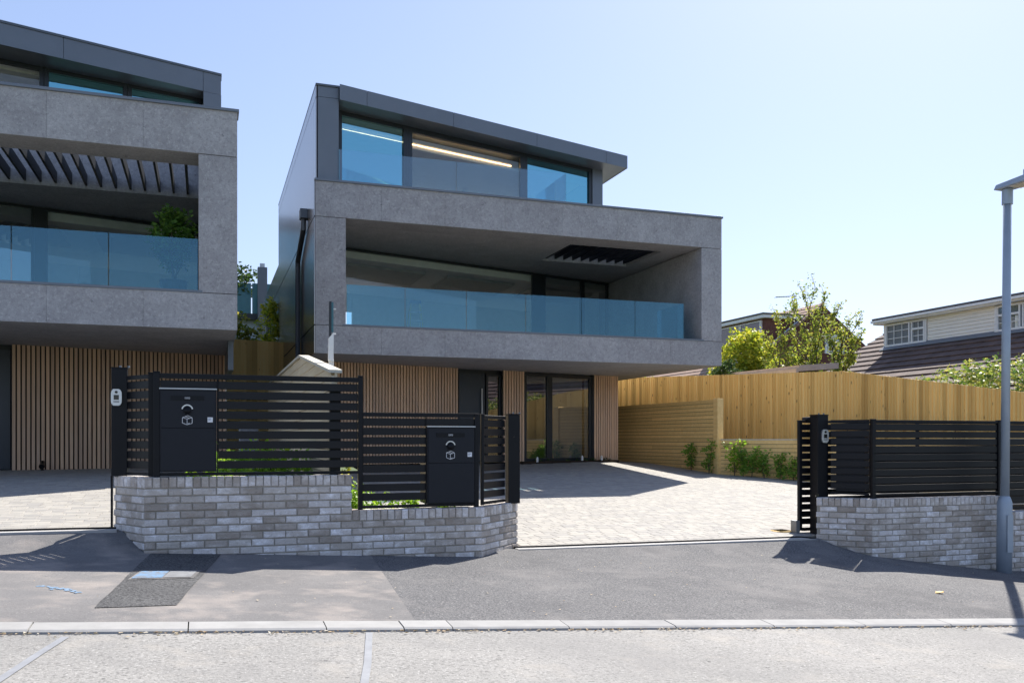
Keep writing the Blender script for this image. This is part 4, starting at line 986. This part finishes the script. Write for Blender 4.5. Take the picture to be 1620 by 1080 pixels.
tile_slope(wh, (32.3, 28.1, rz_(19.7)), (32.3, 7.5, rz_(19.7)), (26.0, 28.1, rz_(26.0)), (26.0, 7.5, rz_(26.0)), 10, nt=1)
for yy in (28.0, 7.6): part(B().poly([(19.75, yy, rz_(19.7)), (26, yy, rz_(26) - .04), (32.2, yy, rz_(19.7))]), 'gable', 'brick_red', wh)
D0, D1 = 11.0, 26.55      # dormer runs along y
part(B().box(DX + .03, 27.2, D0, D1, 4.6, 5.98), 'dormer_body', 'upvc_cream', wh)
part(B().box(DX - .30, 27.4, D0 - .25, D1 + .28, 6.06, 6.13), 'dormer_roof', 'felt_roof', wh)
part(B().box(DX - .27, 27.35, D0 - .22, D1 + .25, 5.90, 6.059), 'dormer_fascia', 'upvc', wh)
part(B().box(DX - .36, DX - .275, D0 - .25, D1 + .28, 5.96, 6.04), 'gutter', 'upvc', wh)
part(B().hexa([(DX - .22, D0, rz_(DX - .22) + .06), (DX + .03, D0, rz_(DX) + .05), (DX + .03, D1, rz_(DX) + .05), (DX - .22, D1, rz_(DX - .22) + .06), (DX - .22, D0, rz_(DX - .22) + .075), (DX + .03, D0, 5.12), (DX + .03, D1, 5.12), (DX - .22, D1, rz_(DX - .22) + .075)]), 'lead_flashing', 'lead', wh)
z = 5.05; i = 0
while z < 5.88:
    for ya, yb in ((D0 + .02, 16.4), (21.62, 24.42), (26.44, D1 - .01)):
        part(B().hexa([(DX - .015, ya, z), (DX + .029, ya, z), (DX + .029, yb, z), (DX - .015, yb, z), (DX + .005, ya, z + .112), (DX + .029, ya, z + .112), (DX + .029, yb, z + .112), (DX + .005, yb, z + .112)]), 'weatherboard', 'upvc_cream', wh)
    z += .118
def upvc_window(t, X, y0, y1, z0, z1, split, bars):
    """white window facing -x; split: list of (ya, yb, transom or None, nv, nh)"""
    w_ = part(B().box(X - .05, X + .02, y0, y1, z0 - .03, z0 + .045).box(X - .05, X + .02, y0, y1, z1 - .05, z1).box(X - .05, X + .02, y0, y0 + .06, z0 + .046, z1 - .051).box(X - .05, X + .02, y1 - .06, y1, z0 + .046, z1 - .051), 'window', 'upvc', t)
    for ya, yb, tr, nv, nh in split:
        f = B().box(X - .06, X + .01, ya, ya + .05, z0 + .047, z1 - .052).box(X - .06, X + .01, yb - .05, yb, z0 + .047, z1 - .052)
        if tr: f.box(X - .06, X + .01, ya + .051, yb - .051, tr - .035, tr + .035)
        fr = part(f, 'sash', 'upvc', w_)
        part(B().quad((X - .02, yb - .05, z0 + .04), (X - .02, ya + .05, z0 + .04), (X - .02, ya + .05, z1 - .05), (X - .02, yb - .05, z1 - .05)), 'pane', 'glass_window', w_)
        g = B()
        for k in range(1, nv): q = ya + (yb - ya) * k / nv; g.box(X - .03, X - .012, q - .011, q + .011, z0 + .045, z1 - .05)
        zt = tr if tr else z1
        for k in range(1, nh): q = z0 + (zt - z0) * k / nh; g.box(X - .0305, X - .0115, ya + .05, yb - .05, q - .011, q + .011)
        part(g, 'glazing_bar', 'upvc', w_)
    part(B().box(X + .021, X + .036, y0 + .02, y1 - .02, z0 + .02, z1 - .02), 'dark_room_sheet', 'lead', w_)  # dark sheet right behind the panes, coloured as the unlit room
upvc_window(wh, DX - .01, 24.45, 26.42, 5.07, 5.86, [(25.21, 26.38, None, 3, 3), (24.52, 25.13, 5.56, 2, 2)], 0)
upvc_window(wh, DX - .01, 16.45, 21.60, 5.07, 5.86, [(20.66, 21.52, 5.56, 2, 2), (18.6, 20.58, None, 4, 3), (16.6, 18.5, None, 4, 3)], 0)
for y in (20.78, 21.02, 21.26): part(B().box(DX - .012, DX + .008, y, y + .10, 5.1, 5.50), 'curtain', 'interior_white', wh)

bh = thing('brick_house', 'red brick gabled house with flat-roofed side dormer beyond the trees', 'house', (30, 40, -1))
GY = 38.0; ax, az = 30.2, 8.7
def gz(x): return az - abs(x - ax) * .74
for yy in (GY, 50): part(B().poly([(25.0, yy, -1), (35.4, yy, -1), (35.4, yy, gz(35.4)), (ax, yy, az), (25.0, yy, gz(25.0))]), 'gable', 'brick_red', bh)
part(B().box(25.05, 35.35, GY + .02, 49.98, -1, gz(25.05) - .1), 'wall', 'brick_red', bh)
tile_slope(bh, (24.6, GY - .12, gz(24.6)), (24.6, 50.1, gz(24.6)), (ax, GY - .12, az), (ax, 50.1, az), 20, 'roof_tile_orange', nt=1)
tile_slope(bh, (35.8, 50.1, gz(35.8)), (35.8, GY - .12, gz(35.8)), (ax, 50.1, az), (ax, GY - .12, az), 20, 'roof_tile_orange', nt=1)
# tile-end verge that catches the sun, and its grey barge strip
b = B()
for k in range(26):
    f = k / 26; x = 25.2 + (ax - 25.2) * f; zz = gz(x)
    b.hexa([(x, GY - .34, zz - .03), (x + .13, GY - .34, zz + .066), (x + .13, GY - .10, zz + .066), (x, GY - .10, zz - .03), (x - .02, GY - .34, zz + .07), (x + .11, GY - .34, zz + .166), (x + .11, GY - .10, zz + .166), (x - .02, GY - .10, zz + .07)])
part(b, 'verge_tiles', 'roof_tile_orange', bh)['kind'] = 'stuff'
part(B().tube([(25.0, GY - .12, gz(25.0) + .12), (28.7, GY - .12, gz(28.7) + .12)], .05, 6), 'verge_strip', 'galvanised', bh)
# side dormer
part(B().box(26.95, 29.2, GY + .25, 43.5, 5.6, 7.85), 'dormer_cheek', 'brick_red', bh)
part(B().box(26.6, 29.9, GY - .05, 43.8, 7.98, 8.06), 'dormer_roof', 'felt_roof', bh)
part(B().box(26.65, 29.6, GY + .0, 43.75, 7.82, 7.979), 'dormer_fascia', 'upvc', bh)
upvc_window(bh, 26.93, GY + .5, 42.6, 6.75, 7.74, [(GY + .6, 40.4, None, 1, 1), (40.45, 42.5, None, 1, 1)], 0)
for x, z0, z1 in ((31.0, 6.1, 7.1), (32.0, 3.6, 5.0)):
    f = part(B().box(x - .6, x + .6, GY - .06, GY + .04, z0, z1), 'window', 'upvc', bh)
    part(B().quad((x - .5, GY - .065, z0 + .1), (x + .5, GY - .065, z0 + .1), (x + .5, GY - .065, z1 - .1), (x - .5, GY - .065, z1 - .1)), 'pane', 'glass_house', f)
tv = thing('television_aerial', 'thin rooftop television aerial above the red brick house', 'aerial', (28.6, GY + .1, 7.4))
part(B().tube([(28.6, GY + .1, 6.2), (28.6, GY + .1, 9.05)], .025, 6), 'mast', 'galvanised', tv)
part(B().tube([(28.65, GY + .1, 9.0), (27.4, GY + .0, 8.88)], .022, 6), 'boom', 'galvanised', tv)
for k in range(8): part(B().tube([(28.5 - k * .14, GY - .12, 8.985 - k * .0135), (28.5 - k * .14, GY + .3, 8.985 - k * .0135)], .010, 5), 'element', 'galvanised', tv)
eb = thing('extension_wing', 'white-fascia flat-roofed brick wing joined beside the red brick house', 'building', (36, 41, 0))
part(B().box(33.9, 39.5, 39.5, 44, -1, 6.3), 'wall', 'brick_red', eb)
part(B().box(33.6, 39.8, 39.2, 44.3, 6.301, 6.55), 'fascia', 'upvc', eb)
f = part(B().box(34.6, 36.4, 39.44, 39.52, 4.5, 5.9), 'window', 'upvc', eb)
part(B().quad((34.7, 39.435, 4.6), (36.3, 39.435, 4.6), (36.3, 39.435, 5.8), (34.7, 39.435, 5.8)), 'pane', 'glass_house', f)
gr = thing('garage', 'low garage with pale flat roof edge just above the timber fence', 'garage', (19, 30, 0))
part(B().box(16.9, 18.1, 22.4, 31, -.5, 3.6), 'wall', 'brick_red', gr)
part(B().hexa([(16.75, 22.1, 3.66), (18.2, 22.1, 3.78), (18.2, 31.2, 3.86), (16.75, 31.2, 3.74), (16.75, 22.1, 3.84), (18.2, 22.1, 3.96), (18.2, 31.2, 4.04), (16.75, 31.2, 3.92)]), 'roof_slab', 'felt_pale', gr)
part(B().hexa([(16.66, 22.1, 3.58), (16.745, 22.1, 3.58), (16.745, 31.2, 3.66), (16.66, 31.2, 3.66), (16.66, 22.1, 3.74), (16.745, 22.1, 3.74), (16.745, 31.2, 3.82), (16.66, 31.2, 3.82)]), 'fascia', 'felt_pale', gr)
# dark terrace house far behind, between the two modern houses
th_ = thing('terrace_house', 'distant dark house with planted glass terrace between the modern houses', 'house', (1.2, 44, 2))
part(B().box(-6, .75, 44, 52, 2, 12.0), 'wall', 'metal_grey', th_)
part(B().box(-6.2, 1.0, 43.6, 52, 12.001, 12.3), 'roof', 'metal_fascia', th_)
for k in range(3): part(B().box(-1.8 + k * .85, -1.1 + k * .85, 43.93, 43.99, 9.2, 11.7), 'window', 'glass_sky_tint', th_)
part(B().box(-4, 4.0, 41, 44, 7.0, 7.25), 'terrace_slab', 'frame_dark', th_)
part(B().box(-4, 4.0, 41.5, 44, 4.0, 6.99), 'terrace_base', 'lamp_grey', th_)
for k in range(4): part(B().box(-3.9 + k * 1.95, -2.0 + k * 1.95, 41.0, 41.03, 7.251, 8.6), 'balustrade_pane', 'teal_metal', th_)
part(B().box(2.15, 2.55, 40.2, 40.6, 5.0, 9.2), 'flue', 'metal_grey', th_)
part(B().box(2.25, 2.45, 40.3, 40.5, 9.2, 9.38), 'flue_cowl', 'galvanised', th_)
# ------------------------------------------------------------------ planting
def leaves(b, c, r, n, size, squash=1.0, R=R):
    for _ in range(n):
        while True:
            p = Vector((R.uniform(-1, 1), R.uniform(-1, 1), R.uniform(-1, 1)))
            if .05 < p.length < 1: break
        p = Vector((p.x * r, p.y * r, p.z * r * squash)) + Vector(c)
        s = size * R.uniform(.6, 1.3); a = Vector((R.gauss(0, 1), R.gauss(0, 1), R.gauss(0, .6))).normalized(); q = a.cross(Vector((R.gauss(0, 1), R.gauss(0, 1), R.gauss(0, 1)))).normalized()
        m = p + a * s * .45 + q * s * .28; m2 = p + a * s * .45 - q * s * .28; e = p + a * s
        b.quad(tuple(p), tuple(m2), tuple(e), tuple(m))
def bush(name, label, cat, base, rx, rz, nclump, per, size, mat, group=None, stems=5, seed=1, ry=None, part_name='foliage', low=.15):
    r = random.Random(seed); ry = ry or rx
    t = thing(name, label, cat, base, group); b = B(); st = B()
    for k in range(nclump):
        while True:
            u = Vector((r.uniform(-1, 1), r.uniform(-1, 1), r.uniform(-1, 1)))
            if .25 < u.length < 1: break
        c = (base[0] + u.x * rx, base[1] + u.y * ry, base[2] + rz * (low + (1 - low) * (.5 + .5 * u.z)))
        leaves(b, c, min(rx, rz) * r.uniform(.22, .38), per, size, .8, r)
        if k < stems: st.tube([(base[0] + r.uniform(-.04, .04), base[1] + r.uniform(-.04, .04), base[2] - .05), ((base[0] + c[0]) / 2 + r.uniform(-.03, .03), (base[1] + c[1]) / 2, (base[2] + c[2]) / 2), c], [.012 * (1 + rx), .008 * (1 + rx), .003], 5)
    part(b, part_name, mat, t); part(st, 'stems', 'bark', t)
    return t
# young plants along the planter
yp = [((12.93, 21.69), .80, .13, 'leaf_young', 'dark young plant at the end of the planter row nearest the house'), ((12.95, 20.8), .85, .20, 'leaf_young', 'bushiest mid-green young plant in the planter row, second from the house'),
      ((13.31, 20.14), 1.0, .17, 'leaf_lime', 'bright lime-yellow young plant in the planter row'), ((13.44, 19.93), .72, .11, 'leaf_young', 'thin young plant just beside the lime-yellow one'),
      ((13.57, 19.74), .78, .14, 'leaf_young', 'fourth green young plant in the planter row, between thin and bushy ones'), ((13.75, 19.46), .72, .17, 'leaf_young', 'rounded green young plant in the planter row under the low boards'),
      ((13.98, 19.11), .78, .15, 'leaf_young', 'straggly open young plant in the planter row near the gate'), ((14.16, 18.8), .62, .17, 'leaf_young', 'last young plant in the planter row, half behind the sliding gate')]
for i, ((x, y), hh, rr, mt, lb) in enumerate(yp):
    x -= .16; y -= .12
    r = random.Random(50 + i); base = (x, y, drive_z(x, y) + .0)
    t = thing('young_plant', lb, 'plant', base, 'young plants in a row against the planter wall'); b = B(); st = B()
    for k in range(3):
        top = (x + r.uniform(-rr, rr) * .8, y + r.uniform(-rr, rr) * .6, base[2] + hh * r.uniform(.75, 1)); mid_ = (x + (top[0] - x) * .4, y + (top[1] - y) * .4, base[2] + hh * .45)
        st.tube([base, mid_, top], [.010, .007, .003], 5)
        for q in range(11):
            f = .22 + .78 * q / 10; c = Vector(base).lerp(Vector(top), f) + Vector((r.gauss(0, rr * .5), r.gauss(0, rr * .45), 0)); leaves(b, c, .075, 9, .085, 1, r)
    part(b, 'leaves', mt, t); part(st, 'stem', 'bark', t)
# low plants behind the front wall
bush('low_shrub', 'bright green spreading shrub behind the tall slatted fence', 'shrub', (.70, 11.6, .72), .75, .78, 90, 26, .085, 'leaf_lime', seed=3, ry=.5)
bush('low_shrub', 'yellow-green shrub behind the step in the brick wall', 'shrub', (1.62, 9.86, .48), .22, .62, 50, 26, .055, 'leaf_lime', seed=4)
bush('low_shrub', 'small lime seedling just below the tall parcel box', 'shrub', (-.16, 9.75, 1.05), .10, .24, 9, 16, .06, 'leaf_lime', seed=5, stems=2)
bush('low_shrub', 'small lime seedling under the divider beside the tall parcel box', 'shrub', (.20, 9.75, 1.05), .09, .22, 8, 16, .055, 'leaf_lime', seed=6, stems=2)
bush('low_shrub', 'yellowish seedling at the foot of the rear fence post', 'shrub', (1.42, 9.62, 1.05), .07, .28, 8, 14, .05, 'leaf_yellow', seed=7, stems=2)
for i, (x, w_, lb) in enumerate(((1.95, .22, 'low lime plant under the low slatted panel, nearest the wall step'), (2.22, .12, 'low lime plant beneath the divider of the low fence'), (2.55, .16, 'low lime plant directly below the low parcel box'))):
    bush('low_shrub', lb, 'shrub', (x, 9.85, .50), w_, .48, 20, 16, .055, 'leaf_lime', seed=20 + i, stems=3)
# pot plant on the neighbour's balcony
pp = bush('potted_shrub', 'dense green potted shrub in the corner of the left-hand balcony', 'potted plant', (-.55, 17.0, 4.45), .36, 1.35, 80, 26, .09, 'leaf_green', seed=9)
part(B().tube([(-.55, 17.0, 4.0), (-.55, 17.0, 4.42), (-.55, 17.0, 4.46)], [.17, .24, .25], 14), 'pot', 'frame_dark', pp)
# shrubs between the houses
bush('shrub', 'sunlit green shrub above the fence between the houses', 'shrub', (.72, 29.2, 3.6), .75, 2.0, 90, 26, .14, 'leaf_olive', seed=12)
bush('shrub', 'slim yellow-leaved shrub beside the downpipe between the houses', 'shrub', (2.05, 30.0, 3.6), .42, 2.9, 70, 24, .13, 'leaf_yellow', seed=13)
bush('shrub', 'trailing terrace shrubs on the distant dark house', 'shrub', (.6, 41.8, 7.3), 1.5, 2.4, 80, 24, .2, 'leaf_dark', seed=14)
# beyond the board fence
bush('golden_bush', 'rounded golden-green bush against the end of the concrete balcony', 'bush', (18.55, 27.5, 1.5), 1.15, 4.1, 330, 34, .15, 'leaf_yellow', seed=15, stems=8)
bush('shrub', 'dark green shrub in front of the golden bush', 'shrub', (16.9, 26.2, 1.5), .75, 2.75, 120, 30, .14, 'leaf_dark', seed=16)
bush('shrub', 'yellow-green spreading shrub between golden bush and slender tree', 'shrub', (20.6, 28.0, 1.5), 1.25, 2.75, 170, 30, .15, 'leaf_yellow', seed=17)
bush('shrub', 'low sunlit shrubs along the fence under the balcony corner', 'shrub', (15.6, 28.6, 1.5), 1.4, 2.35, 120, 30, .13, 'leaf_yellow', seed=18)
hd = bush('hedge', 'variegated hedge rising behind the sloping timber fence', 'hedge', (17.4, 15.2, .8), .9, 2.72, 420, 36, .10, 'leaf_hedge', seed=19, ry=4.0, stems=10)
# slender many-stemmed tree
def slender_tree():
    r = random.Random(31); base = Vector((19.2, 24.6, 1.2))
    t = thing('slender_tree', 'slender open many-stemmed tree rising above the timber fence', 'tree', tuple(base)); tr = B(); lf = B()
    def branch(p, d, L, rad, lvl):
        pts = [p]; n = 5
        for i in range(n):
            d = (d + Vector((r.gauss(0, .07), r.gauss(0, .07), .03))).normalized(); pts.append(pts[-1] + d * L / n)
        tr.tube([tuple(q) for q in pts], [rad * (1 - .75 * i / n) for i in range(n + 1)], 5, False)
        if lvl >= 2 or L < .5:
            m = max(4, int(L * 9))
            for q in range(m):
                f = .1 + .9 * q / (m - 1); k = min(n - 1, int(f * n)); c = pts[k].lerp(pts[k + 1], f * n - k); leaves(lf, c, .13, 5, .10, 1, r)
            return
        for q in range(6):
            f = .95; c = pts[n - 1].lerp(pts[n], q / 6); leaves(lf, c, .10, 6, .095, 1, r)
        for i in range(1, n + 1):
            for _ in range(2 if lvl == 0 else 1):
                if lvl == 0 and i == 1: continue
                a = r.uniform(0, 2 * PI); nd = (d * .95 + Vector((math.cos(a), math.sin(a), .2)) * r.uniform(.35, .65)).normalized()
                branch(pts[i], nd, L * r.uniform(.22, .36), rad * .45, lvl + 1)
    for k, (a, L, tilt) in enumerate(((0.3, 4.25, .0), (1.2, 3.7, .08), (2.7, 3.7, .13), (3.8, 3.2, .24), (5.4, 3.5, .24), (4.6, 4.1, .07), (.2, 3.3, .30), (5.9, 3.2, .34), (3.2, 3.0, .36))):
        branch(base + Vector((math.cos(a) * .2, math.sin(a) * .2, 0)), Vector((math.cos(a) * tilt, math.sin(a) * tilt, 1)).normalized(), L, .05, 0)
    part(tr, 'trunk', 'bark', t); part(lf, 'crown', 'leaf_olive', t)
slender_tree()
# little lights and clutter along the foot of the house
for i, (x, lb) in enumerate(((8.72, 'white garden spotlight at the foot of the narrow sliding pane'), (10.25, 'white garden spotlight below the wide window pane'), (10.95, 'white garden spotlight at the corner of the slatted end wall'))):
    y = yg1(x) - .22; z0 = drive_z(x, y)
    t = thing('garden_light', lb, 'spotlight', (x, y, z0))
    part(B().tube([(x, y, z0), (x, y, z0 + .08)], .012, 6), 'spike', 'frame_dark', t)
    part(B().tube([(x, y, z0 + .05), (x, y + .0, z0 + .15), (x, y, z0 + .19)], [.035, .035, .02], 10), 'lamp_head', 'post_white', t)
tb = thing('planting_strip', 'narrow dark strip of bedding plants under the ground-floor window', 'plants', (9.6, 23.2, 1.0)); b = B(); r = random.Random(77)
for k in range(24):
    x = r.uniform(8.3, 11.4); leaves(b, (x, yg1(x) - .10, 1.04), .06, 9, .06, .7, r)
part(b, 'leaves', 'leaf_dark', tb)
part(B().lbox(yg1, 8.25, 11.6, -.20, -.002, .9, 1.012), 'soil_strip', 'soil', tb)
bl = thing('black_spotlight', 'small black spotlight on the ground by the left-hand slatted wall', 'spotlight', (-3.1, ygl(-3.1) - .3, 1.0))
part(B().tube([(-3.1, ygl(-3.1) - .3, .98), (-3.1, ygl(-3.1) - .3, 1.06)], .03, 8), 'stand', 'screen_black', bl)
part(B().tube([(-3.1, ygl(-3.1) - .36, 1.07), (-3.1, ygl(-3.1) - .22, 1.16)], [.055, .04], 10), 'head', 'screen_black', bl)
